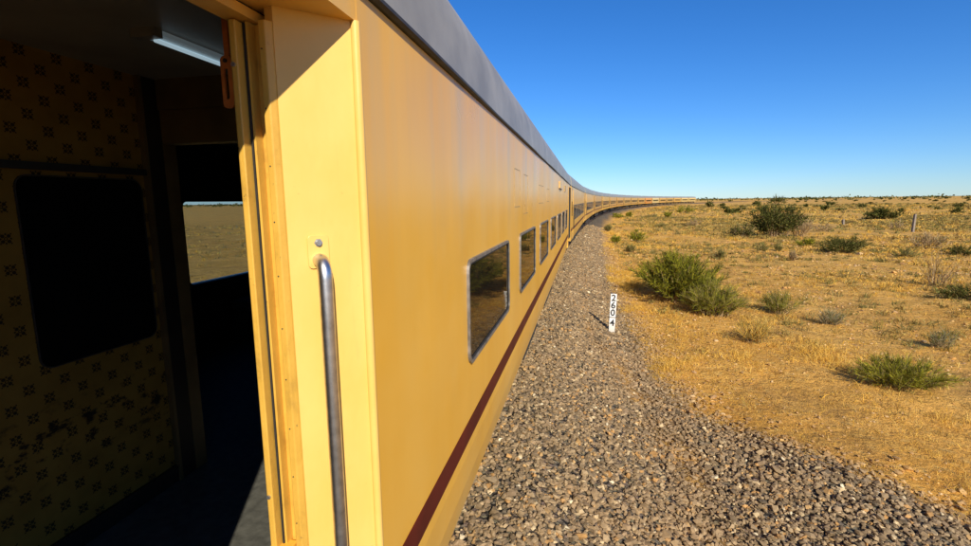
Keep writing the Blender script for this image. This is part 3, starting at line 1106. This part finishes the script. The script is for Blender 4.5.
# lamp on the ceiling
lf = empty_child('ceiling_lamp', coach1)
mb = W(); mb.sweep_y([(-1.61, 3.419), (-1.49, 3.419), (-1.50, 3.385), (-1.60, 3.385)], 1.56, 2.12)
mb.build('housing', 'lamp_housing', lf)
mb = W(); mb.sweep_y([(-1.592, 3.384), (-1.508, 3.384), (-1.512, 3.368), (-1.530, 3.357), (-1.570, 3.357), (-1.588, 3.368)], 1.60, 2.08)
mb.build('diffuser', 'lamp', lf, True)
mb = W(); mb.tube([(-1.535, 1.60, 3.350), (-1.535, 2.08, 3.350)], 0.008, 10)
mb.build('tube', 'tube', lf, True)  # added glowing rod that draws the sheen line along the lamp
for y0, y1 in ((1.56, 1.598), (2.082, 2.12)):
    mb = W(); mb.box(-1.60, -1.50, y0, y1, 3.352, 3.384); mb.build('end_cap', 'lamp_housing', lf)
# orange slotted latch plate hanging by the opening
lt = empty_child('latch_plate', coach1)
mb = W()
o_, i_ = rrect(-1.034, -0.998, 3.035, 3.18, 0.014), rrect(-1.023, -1.011, 3.06, 3.145, 0.005)
n = len(o_)
y0, y1 = 1.296, 1.302
vs = [(a, y0, b) for a, b in o_] + [(a, y0, b) for a, b in i_] + [(a, y1, b) for a, b in o_] + [(a, y1, b) for a, b in i_]
f_ = []
for i in range(n):
    j = (i + 1) % n
    f_ += [(i, j, n + j, n + i), (2 * n + i, 3 * n + i, 3 * n + j, 2 * n + j), (i, 2 * n + i, 2 * n + j, j), (n + i, n + j, 3 * n + j, 3 * n + i)]
mb.add(vs, f_)
mb.build('slotted_plate', 'orange_paint', lt)
mb = W(); mb.box(-1.024, -1.008, 1.303, 1.312, 3.17, 3.419); mb.build('hanger', 'orange_paint', lt)
mb = W(); mb.tube([(-1.016, 1.292, 3.166), (-1.016, 1.303, 3.166)], 0.006, 10); mb.build('pivot', 'gutter', lt)
# remnants of painted-over panels and a board bracket on the side
def outline(y0, y1, z0, z1, name='painted_over_panel', t=0.008):
    mb = W()
    ring_x(mb, rrect(y0, y1, z0, z1, 0.004, 1), rrect(y0 + t, y1 - t, z0 + t, z1 - t, 0.002, 1), -0.652, -0.6485)
    mb.build(name, 'ghost_paint', coach1)
outline(4.55, 4.95, 2.70, 3.06)
outline(5.25, 5.62, 2.62, 3.04)
outline(6.95, 7.75, 2.72, 2.98)
outline(8.4, 9.0, 2.74, 2.96)
bb = empty_child('board_bracket', coach1)
mb = W(); mb.box(-0.652, -0.622, 12.2, 13.3, 3.03, 3.05); mb.build('lower_rail', 'gutter', bb)
mb = W(); mb.box(-0.652, -0.630, 12.3, 13.2, 3.06, 3.22); mb.build('board', 'paint', bb)
mb = W(); mb.box(-0.652, -0.63, 15.2, 15.9, 3.02, 3.2); mb.build('board', 'ghost_paint', bb)

# ------------------------------------------------------------------ kilometre marker
def text_mesh(ch, size, m, bold=0.0):
    cu = bpy.data.curves.new('t', 'FONT')
    cu.body = ch
    cu.size = size
    cu.align_x = 'CENTER'
    cu.align_y = 'CENTER'
    cu.extrude = 0.002
    cu.offset = bold
    t = bpy.data.objects.new('t', cu)
    C.objects.link(t)
    dg = bpy.context.evaluated_depsgraph_get()
    me = bpy.data.meshes.new_from_object(t.evaluated_get(dg))
    bpy.data.objects.remove(t)
    bpy.data.curves.remove(cu)
    me.materials.clear()
    me.materials.append(MT[m])
    return me
KX, KY = 0.72, 12.95
kz = float(height(np.array([KX]), np.array([KY]))[0])
km = empty('marker_post', (KX, KY, kz))
km.rotation_euler = (radians(-2), radians(2.2), radians(4))
tag(km, 'white marker post numbered 260 over 4 at the edge of the ballast', 'marker post')
KH = 1.02
mb = MB(); mb.box(-0.078, 0.078, -0.012, 0.0, -0.06, KH); mb.build('plate', 'dirty_enamel', km, False, 0.004)
mb = MB(); mb.box(-0.075, -0.03, 0.001, 0.045, -0.25, KH + 0.02); mb.build('stake', 'underframe', km)
for i, ch in enumerate('260'):
    o = link('digit', text_mesh(ch, 0.235, 'black_enamel', 0.006), km)
    o.location = (0, -0.0135, KH - 0.115 - 0.195 * i)
    o.rotation_euler = (pi / 2, 0, 0)
o = link('digit', text_mesh('4', 0.235, 'black_enamel', 0.006), km)
o.location = (0, -0.0135, KH - 0.775)
o.rotation_euler = (pi / 2, 0, 0)
mb = MB(); mb.box(-0.078, 0.078, -0.0145, -0.0125, KH - 0.635, KH - 0.615); mb.build('rule', 'black_enamel', km)

# ------------------------------------------------------------------ vegetation
def ribbons(P, W_, col, rng):
    n, k, _ = P.shape
    T = P[:, -1] - P[:, 0]
    a = rng.normal(size=(n, 3))
    s = np.cross(T, a)
    s /= np.linalg.norm(s, axis=1)[:, None] + 1e-9
    w_ = (W_[:, :, None] * 0.5) * s[:, None, :]
    V = np.stack([P - w_, P + w_], 2).reshape(n, k * 2, 3)
    q = []
    for i in range(k - 1):
        q += [(2 * i, 2 * i + 1, 2 * i + 3), (2 * i, 2 * i + 3, 2 * i + 2)]
    F = (np.arange(n) * 2 * k)[:, None, None] + np.array(q)[None]
    c = np.repeat(col[:, None, :], 2 * k, 1)
    return V.reshape(-1, 3), F.reshape(-1, 3), c.reshape(-1, 3)

def stack(parts):
    V, F, K, n = [], [], [], 0
    for v, f, c in parts:
        V.append(v); F.append(f + n); K.append(c); n += len(v)
    return np.concatenate(V), np.concatenate(F), np.concatenate(K)

PAL = {'green': [(0.28, 0.255, 0.017), (0.20, 0.195, 0.015), (0.36, 0.315, 0.028), (0.125, 0.128, 0.013)],
       'dark': [(0.072, 0.076, 0.015), (0.095, 0.098, 0.020), (0.050, 0.053, 0.012), (0.13, 0.12, 0.026)],
       'olive': [(0.19, 0.175, 0.045), (0.25, 0.20, 0.06), (0.14, 0.14, 0.035), (0.32, 0.24, 0.09)],
       'grey': [(0.26, 0.22, 0.13), (0.20, 0.19, 0.08), (0.34, 0.28, 0.17), (0.16, 0.16, 0.06)],
       'dry': [(0.36, 0.25, 0.13), (0.44, 0.30, 0.15), (0.27, 0.18, 0.09), (0.50, 0.36, 0.18)],
       'straw': [(0.70, 0.400, 0.055), (0.76, 0.47, 0.085), (0.54, 0.29, 0.038), (0.79, 0.54, 0.14)]}

def stems_of(rng, wx, wy, h, n, k=6, flat=0.75):
    az = rng.uniform(0, 2 * pi, n)
    rho = np.sqrt(rng.uniform(0, 1, n))
    hz = h * np.sqrt(np.clip(1 - flat * rho ** 2, 0.05, 1)) * rng.uniform(0.62, 1.05, n)
    lump = 0.75 + 0.5 * rng.uniform(0, 1, n)
    tip = np.stack([np.cos(az) * rho * wx / 2 * lump, np.sin(az) * rho * wy / 2 * lump, hz], 1)
    b = np.stack([tip[:, 0] * 0.28 + rng.normal(size=n) * wx * 0.05, tip[:, 1] * 0.28 + rng.normal(size=n) * wy * 0.05, np.full(n, -0.05)], 1)
    t = np.linspace(0, 1, k)[None, :, None]
    ctrl = np.stack([b[:, 0] * 0.6 + tip[:, 0] * 0.4, b[:, 1] * 0.6 + tip[:, 1] * 0.4, hz * 0.62], 1)
    P = (1 - t) ** 2 * b[:, None] + 2 * t * (1 - t) * ctrl[:, None] + t ** 2 * tip[:, None]
    P = P + rng.normal(size=P.shape) * 0.012 * h
    return P

def shrub_meshes(seed, wx, wy, h, pal, n_stem=40, n_twig=1600, tw=0.014, tl=0.28, leaf=0, leaf_size=0.05, wood='dry', mixpal=None, mixf=0.0, name='foliage'):
    rng = np.random.default_rng(seed)
    S = stems_of(rng, wx, wy, h, n_stem)
    wpal = np.array(PAL[wood])
    r0 = max(0.006, h * 0.011)
    W_ = np.linspace(1, 0.25, S.shape[1])[None] * r0 * 2 * rng.uniform(0.6, 1.2, (n_stem, 1))
    wc = wpal[rng.integers(0, len(wpal), n_stem)]
    pa = ribbons(S, W_, wc, rng)
    pb = ribbons(S, W_, wc, rng)
    wv, wf, wcol = stack([pa, pb])
    parts = []
    cp = np.array(PAL[pal])
    def pick(n):
        c = cp[rng.integers(0, len(cp), n)] * rng.uniform(0.8, 1.2, (n, 1))
        if mixpal:
            mp = np.array(PAL[mixpal])
            m = rng.uniform(size=n) < mixf
            c[m] = mp[rng.integers(0, len(mp), m.sum())]
        return c
    if n_twig:
        si = rng.integers(0, n_stem, n_twig)
        t = rng.uniform(0.25, 1.0, n_twig) * (S.shape[1] - 1.001)
        i = t.astype(int)
        fr = (t - i)[:, None]
        st = S[si, i] * (1 - fr) + S[si, i + 1] * fr
        tg = S[si, i + 1] - S[si, i]
        tg /= np.linalg.norm(tg, axis=1)[:, None]
        d = tg + rng.normal(size=(n_twig, 3)) * 0.62 + np.array([0, 0, 0.25])
        d /= np.linalg.norm(d, axis=1)[:, None]
        L = tl * rng.uniform(0.5, 1.35, n_twig)
        tt = np.linspace(0, 1, 3)[None, :, None]
        P = st[:, None] + d[:, None] * L[:, None, None] * tt
        P[:, :, 2] += (np.linspace(0, 1, 3)[None] ** 2) * (L * rng.uniform(-0.15, 0.2, n_twig))[:, None]
        P[:, :, 2] = np.maximum(P[:, :, 2], 0.0)
        Wt = np.array([1, 0.8, 0.2])[None] * tw * rng.uniform(0.6, 1.3, (n_twig, 1))
        parts.append(ribbons(P, Wt, pick(n_twig), rng))
    if leaf:
        nc = max(8, leaf // 45)
        si = rng.integers(0, n_stem, nc)
        ii = rng.integers(2, S.shape[1], nc)
        cc = S[si, ii] + rng.normal(size=(nc, 3)) * 0.05 * h
        ci = rng.integers(0, nc, leaf)
        p = cc[ci] + rng.normal(size=(leaf, 3)) * np.array([0.075 * wx, 0.075 * wy, 0.065 * h])
        p[:, 2] = np.maximum(p[:, 2], 0.02)
        d = rng.normal(size=(leaf, 3))
        d /= np.linalg.norm(d, axis=1)[:, None]
        L = leaf_size * rng.uniform(0.6, 1.5, leaf)
        P = np.stack([p - d * L[:, None] / 2, p, p + d * L[:, None] / 2], 1)
        Wt = np.array([0.3, 1, 0.2])[None] * (L * 0.55)[:, None]
        clump_v = rng.uniform(0.7, 1.25, nc)
        parts.append(ribbons(P, Wt, pick(leaf) * clump_v[ci][:, None], rng))
    fv, ff, fc = stack(parts)
    return np_mesh('branches', wv, wf, 'bark', wcol), np_mesh(name, fv, ff, 'leaf', fc)

def shrub(name, label, cat, x, y, meshes, rz=0.0, sc_=1.0, group=None, sink=0.03):
    z = float(height(np.array([x]), np.array([y]))[0]) - sink
    o = empty(name, (x, y, z), rz)
    o.scale = (sc_,) * 3
    tag(o, label, cat, group)
    link('branches', meshes[0], o)
    link('foliage', meshes[1], o)
    return o

shrub('green_bush', 'large bright green broom bush beside the track, behind the marker post', 'bush', 3.4, 18.9,
      shrub_meshes(1, 2.9, 4.6, 1.75, 'green', 190, 15000, 0.018, 0.24, 0, 0.05, 'dry', 'dark', 0.32))
shrub('dry_bush', 'olive, half dry bush at the right foot of the large green bush', 'bush', 4.05, 16.5,
      shrub_meshes(2, 2.0, 1.8, 1.15, 'olive', 90, 4500, 0.012, 0.26, 0, 0.05, 'dry', 'green', 0.5))
shrub('spreading_bush', 'low spreading green bush with bare twigs, nearest bush on the right', 'bush', 6.15, 10.7,
      shrub_meshes(3, 1.85, 1.3, 0.58, 'green', 130, 6000, 0.008, 0.15, 0, 0.05, 'dry', 'olive', 0.30))
fb = shrub('thorn_tree', 'tall dark green thorn bush with bare grey branches, biggest out on the plain', 'bush', 18.2, 52.9,
      shrub_meshes(4, 4.5, 3.6, 3.3, 'dark', 60, 2600, 0.05, 0.55, 5200, 0.13, 'dry', 'olive', 0.12))
shrub('bare_bush', 'leafless grey brown bush at the right foot of the tall thorn bush', 'bush', 20.6, 53.6,
      shrub_meshes(5, 2.8, 2.0, 2.1, 'dry', 50, 800, 0.03, 0.5, 0, 0.1, 'dry'))
shrub('low_bush', 'dark low bush at the left foot of the tall thorn bush', 'bush', 15.0, 51.6,
      shrub_meshes(6, 2.4, 2.0, 1.25, 'dark', 36, 800, 0.035, 0.35, 800, 0.11, 'dry', 'dry', 0.25))
shrub('dark_bush', 'dark green dense mound of bush on the sand in the middle right', 'bush', 17.0, 36.9,
      shrub_meshes(7, 3.2, 2.4, 1.12, 'dark', 60, 2600, 0.022, 0.30, 1500, 0.07, 'dry', 'olive', 0.25))
shrub('grass_clump', 'round grey green clump in front of the dark green mound bush', 'shrub', 6.3, 17.4,
      shrub_meshes(8, 1.25, 1.0, 0.78, 'olive', 60, 1500, 0.010, 0.26, 0, 0.05, 'dry', 'green', 0.35))
shrub('dry_clump', 'brownish clump with a white bare stem between green bush and spreading bush', 'shrub', 4.3, 13.4,
      shrub_meshes(9, 1.0, 0.8, 0.62, 'olive', 45, 900, 0.008, 0.22, 0, 0.05, 'dry', 'straw', 0.5))
shrub('grey_clump', 'small grey clump on bare sand, second clump right of the large bush', 'shrub', 7.15, 15.9,
      shrub_meshes(10, 0.95, 0.7, 0.46, 'grey', 50, 800, 0.008, 0.17, 0, 0.05, 'dry'))
shrub('pale_clump', 'small spiky grey clump behind the spreading bush near the right edge', 'shrub', 8.75, 13.9,
      shrub_meshes(11, 0.72, 0.6, 0.48, 'grey', 55, 900, 0.007, 0.17, 0, 0.05, 'dry', 'green', 0.2))
shrub('bare_plant', 'tall pale leafless plant with thin upright twigs near the right edge', 'plant', 14.6, 23.9,
      shrub_meshes(12, 1.7, 1.4, 1.75, 'dry', 26, 260, 0.010, 0.32, 0, 0.05, 'dry', 'straw', 0.4))
shrub('edge_bush', 'dark green sprawling bush cut by the right edge of the picture', 'bush', 13.9, 20.9,
      shrub_meshes(13, 2.4, 1.6, 0.55, 'dark', 55, 1900, 0.016, 0.26, 500, 0.06, 'dry', 'olive', 0.35))
shrub('flat_topped_bush', 'dark green flat topped bush beside the concrete post', 'bush', 48.2, 93.8,
      shrub_meshes(14, 5.4, 4.0, 2.1, 'dark', 40, 700, 0.08, 0.6, 1800, 0.22, 'dry'))

# mid-distance shrubs: (x, y, width, height, look, label)
MID = [
 (4.4, 44.4, 1.5, 1.0, 'green', 'bright green tussock close to the ballast, half way to the curve'),
 (2.5, 42.3, 0.9, 0.65, 'green', 'small green tussock at the very edge of the ballast'),
 (3.1, 35.3, 0.8, 0.55, 'olive', 'olive tuft on the ballast edge between marker post and tussocks'),
 (6.2, 99.8, 2.5, 1.0, 'green', 'flat green shrub beside the bending track'),
 (9.4, 111.0, 1.9, 0.9, 'green', 'green shrub at the inside of the bend, next to the coaches'),
 (16.2, 104.0, 1.7, 1.3, 'green', 'upright green shrub standing alone on the inside of the bend'),
 (23.9, 131.1, 4.4, 2.1, 'green', 'wide green shrub on the inside of the bend before the far coaches'),
 (48.6, 212.3, 4.0, 2.6, 'dark', 'round dark bush near the far head of the train'),
 (12.5, 99.1, 3.1, 1.1, 'olive', 'wide straw brown shrub on the inside of the bend'),
 (14.8, 72.9, 1.9, 0.9, 'dry', 'bare pinkish brown shrub left of the tall thorn bush'),
 (2.6, 57.7, 0.8, 0.8, 'olive', 'olive tuft farthest along the ballast edge'),
 (10.1, 70.4, 1.4, 0.7, 'olive', 'olive shrub between bend and tall thorn bush'),
 (8.2, 32.8, 0.9, 0.65, 'olive', 'olive clump just behind the large green bush'),
 (16.6, 41.6, 1.6, 0.6, 'green', 'low green shrub directly behind the dark mound bush'),
 (12.0, 36.8, 0.95, 0.5, 'olive', 'small olive clump left of the dark mound bush'),
 (13.2, 37.5, 0.6, 0.45, 'olive', 'tiny olive clump nearest the dark mound bush'),
 (26.1, 61.6, 2.2, 0.95, 'dry', 'grey brown bare shrub between thorn bush and concrete post'),
 (35.5, 65.5, 1.9, 0.95, 'dry', 'pale bare shrub just left of the concrete post'),
 (23.6, 39.8, 2.2, 1.1, 'dry', 'sprawling bare shrub below the concrete post'),
 (19.2, 34.5, 1.6, 0.6, 'olive', 'wide olive shrub right of the dark mound bush'),
 (23.2, 36.0, 2.0, 0.7, 'dark', 'dark low shrub at the right edge below the concrete post'),
 (12.0, 31.7, 0.45, 0.6, 'dry', 'thin pale plant standing alone before the dark mound bush'),
 (26.2, 67.7, 1.9, 1.3, 'dry', 'bare shrub far right of the tall thorn bush'),
 (74.6, 136.8, 1.4, 1.1, 'dark', 'small dark bush behind the flat topped bush'),
 (75.0, 119.2, 2.6, 1.3, 'dark', 'lower of two dark bushes by the right edge, far out'),
 (111.6, 177.0, 3.3, 1.5, 'dark', 'upper of two dark bushes by the right edge, far out'),
 (91.0, 188.6, 3.0, 1.7, 'dark', 'dark bush beyond the flat topped bush'),
 (90.6, 291.3, 4.2, 2.4, 'dark', 'small dark bush left of the tall thorn bush near the skyline'),
 (115.1, 266.3, 4.4, 1.9, 'dark', 'dark bush in the gap right of the thorn bush near the skyline'),
 (113.5, 329.2, 11.0, 5.0, 'dark', 'broad dark tree on the skyline behind the tall thorn bush'),
]
for k, (x, y, wd, h, look, lab) in enumerate(MID):
    d = math.hypot(x, y)
    px = d / 500.0
    nt_ = 700 if d < 60 else 320
    lf_ = 0 if look in ('dry', 'olive') or d < 30 else int(400 if d < 120 else 300)
    shrub('desert_shrub', lab, 'shrub', x, y,
          shrub_meshes(100 + k, wd, wd * 0.8, h, look, 26, nt_, max(0.01, px * 0.28), h * 0.35, lf_, max(0.06, px * 1.0), 'dry', 'olive', 0.15), 0, 1.0, 'shrubs across the plain')

# distant scrub, dots near the skyline, six meshes shared
far_meshes = [shrub_meshes(300 + k, 4.2 * random.uniform(0.8, 1.5), 3.6, 2.2 * random.uniform(0.7, 1.3), 'dark' if k < 4 else 'olive', 12, 60, 0.25, 0.9, 160, 0.75, 'dry') for k in range(6)]
SKY = [(121, 625), (168, 635), (250, 652), (269, 656), (291, 661), (308, 664), (344, 672), (355, 674), (372, 678), (382, 680), (396, 683), (413, 686), (420, 688), (446, 693), (92, 619)]
rr = random.Random(8)
FAR = [(x, y, 1.15) for x, y in SKY]
for _ in range(130):
    t = rr.uniform(0.10, 0.62)
    d = 130 * (6.0 ** rr.random())
    x, y = d * sin(t), d * cos(t)
    if track_uv(x, y) > 18:
        FAR.append((x, y, rr.uniform(0.25, 0.75)))
for k, (x, y, s) in enumerate(FAR):
    lab = 'dark tree standing on the skyline right of the train' if k < len(SKY) else 'small scrub bush dotting the distant plain right of the train'
    z = float(height(np.array([x]), np.array([y]))[0]) - 0.1
    o = link('skyline_tree' if k < len(SKY) else 'scrub_bush', far_meshes[k % 6][1])
    o.location = (x, y, z)
    o.rotation_euler = (0, 0, rr.uniform(0, 6.28))
    o.scale = (s * rr.uniform(0.8, 1.3), s, s)
    tag(o, lab, 'tree' if k < len(SKY) else 'bush', 'trees along the skyline' if k < len(SKY) else 'scrub dots on the far plain')

# scrub that merges into one belt under the skyline
def belt():
    rng = np.random.default_rng(55)
    n = 1500
    t = rng.uniform(-1.2, 1.0, n)
    d = 800 * (4.5 ** rng.uniform(0, 1, n))
    cx, cy = d * np.sin(t), d * np.cos(t)
    ok = np.abs(track_uv(cx, cy)) > 30
    cx, cy = cx[ok], cy[ok]
    n = len(cx)
    cz = height(cx, cy)
    m = 16
    s = rng.uniform(2.0, 5.5, n)
    p = np.stack([cx, cy, cz], 1)[:, None] + rng.normal(size=(n, m, 3)) * s[:, None, None] * np.array([1.1, 1.1, 0.30])
    p[:, :, 2] += s[:, None] * 0.45
    p = p.reshape(-1, 3)
    L = np.repeat(s, m) * rng.uniform(0.3, 0.8, n * m)
    dd = rng.normal(size=(n * m, 3))
    dd /= np.linalg.norm(dd, axis=1)[:, None]
    P = np.stack([p - dd * L[:, None] / 2, p, p + dd * L[:, None] / 2], 1)
    Wt = np.array([0.4, 1, 0.3])[None] * (L * 0.7)[:, None]
    c = np.array(PAL['dark'])[rng.integers(0, 4, n * m)]
    V, F, K = ribbons(P, Wt, c, rng)
    o = link('scrub_belt', np_mesh('scrub_belt', V, F, 'leaf', K))
    tag(o, 'dark belt of far scrub under the skyline', 'scrub', kind='stuff')
belt()

# concrete posts
def post(x, y, h, wd, tilt, label):
    z = float(height(np.array([x]), np.array([y]))[0])
    o = empty('concrete_post', (x, y, z), 0.4)
    o.rotation_euler = (0, tilt, 0.4)
    tag(o, label, 'post', 'boundary posts')
    mb = MB()
    a, b = wd / 2, wd / 2 * 0.82
    vs = [(-a, -a, -0.3), (a, -a, -0.3), (a, a, -0.3), (-a, a, -0.3), (-b, -b, h), (b, -b, h), (b, b, h * 0.97), (-b, b, h * 0.97)]
    mb.add(vs, [(3, 2, 1, 0), (4, 5, 6, 7), (0, 1, 5, 4), (1, 2, 6, 5), (2, 3, 7, 6), (3, 0, 4, 7)])
    mb.build('shaft', 'concrete', o, False, 0.02)
post(34.5, 60.9, 1.95, 0.24, 0.05, 'leaning grey concrete post standing upright on the plain, the taller one')
post(35.0, 76.7, 0.75, 0.26, -0.04, 'short grey post stub on the plain left of the taller post')

# ------------------------------------------------------------------ dry grass
def grass():
    rng = np.random.default_rng(77)
    parts = []
    def tufts(cx, cy, nb, h, spread, wd, pal, tilt=0.55):
        n = len(cx)
        cz = height(cx, cy)
        b = np.repeat(np.stack([cx, cy, cz - 0.01], 1), nb, 0)
        hh = np.repeat(h, nb) * rng.uniform(0.5, 1.15, n * nb)
        sp = np.repeat(spread, nb)
        b[:, 0] += rng.normal(size=n * nb) * sp
        b[:, 1] += rng.normal(size=n * nb) * sp
        az = rng.uniform(0, 2 * pi, n * nb)
        tl = np.abs(rng.normal(size=n * nb)) * tilt
        d = np.stack([np.cos(az) * np.sin(tl), np.sin(az) * np.sin(tl), np.cos(tl)], 1)
        P = np.stack([b, b + d * hh[:, None] * 0.55, b + d * hh[:, None] + np.stack([np.cos(az), np.sin(az), -0.6 * np.ones_like(az)], 1) * (hh * 0.22)[:, None]], 1)
        Wt = np.array([1, 0.8, 0.15])[None] * (np.repeat(wd, nb) * rng.uniform(0.6, 1.3, n * nb))[:, None]
        pa = np.array(pal)
        tc = np.repeat(pa[rng.integers(0, len(pa), n)], nb, 0)
        c = tc * 0.6 + 0.4 * pa[rng.integers(0, len(pa), n * nb)]
        c = c * rng.uniform(0.8, 1.2, (n * nb, 1))
        parts.append(ribbons(P, Wt, c, rng))
    # verge close to the ballast
    def field(x0, x1, y0, y1, dens, fn):
        n = int((x1 - x0) * (y1 - y0) * dens)
        x, y = rng.uniform(x0, x1, n), rng.uniform(y0, y1, n)
        u = track_uv(x, y)
        e = bed_edge(y) + 0.6 * fbm(x * 0.7, y * 0.7, 31, 3)
        k = fn(x, y, u - e)
        ok = rng.uniform(size=n) < k
        return x[ok], y[ok]
    patch = lambda x, y, s, f: np.clip((fbm(x * f, y * f, s, 3) + 0.06) * 5.0, 0, 1)
    gold = PAL['straw']
    mixd = PAL['straw'] + PAL['olive'][1:2] + [(0.40, 0.25, 0.08)]
    for (x0, x1, y0, y1, de) in ((0.5, 16, 3, 14, 150), (0.5, 20, 14, 26, 70), (0, 30, 26, 60, 18)):
        x, y = field(x0, x1, y0, y1, de, lambda x, y, s: np.where(s > -0.25, np.clip(1.15 - s / 5.5, 0.16, 1) * np.maximum(0.06 + 0.94 * patch(x, y, 41, 0.55), np.clip(1.1 - s / 2.6, 0, 0.85) * np.clip((y - 4) / 8, 0, 1)), 0.0))
        n = len(x)
        d = np.hypot(x, y)
        h = rng.uniform(0.05, 0.24, n) * (0.35 + 1.25 * patch(x, y, 41, 0.55) * patch(x, y, 43, 1.1))
        tufts(x, y, 13, h, rng.uniform(0.03, 0.10, n), np.maximum(0.004, d * 0.0005), gold)
    # low litter and tufts over the plain
    for (x0, x1, y0, y1, de, nb, hm) in ((1, 45, 8, 45, 9.0, 9, 0.20), (2, 90, 45, 110, 1.6, 9, 0.32), (5, 190, 110, 260, 0.30, 9, 0.55)):
        x, y = field(x0, x1, y0, y1, de, lambda x, y, s: np.where(s > 0.4, 0.10 + 0.9 * patch(x, y, 58, 0.16), 0.0))
        n = len(x)
        d = np.hypot(x, y)
        tufts(x, y, nb, hm * rng.uniform(0.35, 1.1, n), hm * rng.uniform(0.25, 0.9, n), np.maximum(0.006, d * 0.0010), mixd, 0.8)
    # brown litter lying on the verge
    x, y = field(0.5, 18, 3, 30, 26, lambda x, y, s: np.where(s > -0.6, patch(x, y, 143, 0.6) * np.clip(1.2 - s / 8, 0.1, 1), 0.0))
    n = len(x)
    tufts(x, y, 7, rng.uniform(0.05, 0.16, n), rng.uniform(0.03, 0.12, n), np.maximum(0.006, np.hypot(x, y) * 0.0007), [(0.22, 0.12, 0.04), (0.34, 0.19, 0.06), (0.14, 0.085, 0.035), (0.46, 0.28, 0.09)], 1.1)
    # far side of the train
    x, y = field(-70, -7, 6, 75, 0.9, lambda x, y, s: 0.1 + 0.9 * patch(x, y, 91, 0.15))
    n = len(x)
    tufts(x, y, 9, rng.uniform(0.1, 0.4, n), rng.uniform(0.06, 0.3, n), np.maximum(0.01, np.hypot(x, y) * 0.0011), mixd + PAL['grey'], 0.8)
    # darker half-dead tussocks
    for (x0, x1, y0, y1, de, nb, hm) in ((2, 45, 9, 45, 2.2, 24, 0.27), (2, 90, 45, 110, 1.0, 18, 0.45), (5, 190, 110, 300, 0.16, 12, 0.8)):
        x, y = field(x0, x1, y0, y1, de, lambda x, y, s: np.where(s > 0.8, 0.08 + 0.92 * patch(x, y, 91, 0.12), 0.0))
        n = len(x)
        d = np.hypot(x, y)
        tufts(x, y, nb, hm * rng.uniform(0.35, 1.1, n), hm * rng.uniform(0.2, 0.6, n), np.maximum(0.006, d * 0.0010), PAL['olive'] + [(0.46, 0.30, 0.07), (0.52, 0.34, 0.09), (0.33, 0.23, 0.05), (0.19, 0.115, 0.042)], 0.7)
    # sparse blades in the sandy streak and between the stones
    x, y = field(-0.5, 6, 3, 14, 2.0, lambda x, y, s: np.where((s < 0) & (strip_mask(x, y, track_uv(x, y)) > 0.3), 0.6, 0.02 * (s > -1.5)))
    tufts(x, y, 8, rng.uniform(0.04, 0.13, len(x)), np.full(len(x), 0.04), np.full(len(x), 0.004), gold)
    V, F, K = stack(parts)
    o = link('dry_grass', np_mesh('dry_grass', V, F, 'grass', K))
    tag(o, 'golden dry grass covering the verge and the plain', 'grass', kind='stuff')
    return len(F)
NG = grass()
print('stones', NST, 'grass tris', NG)
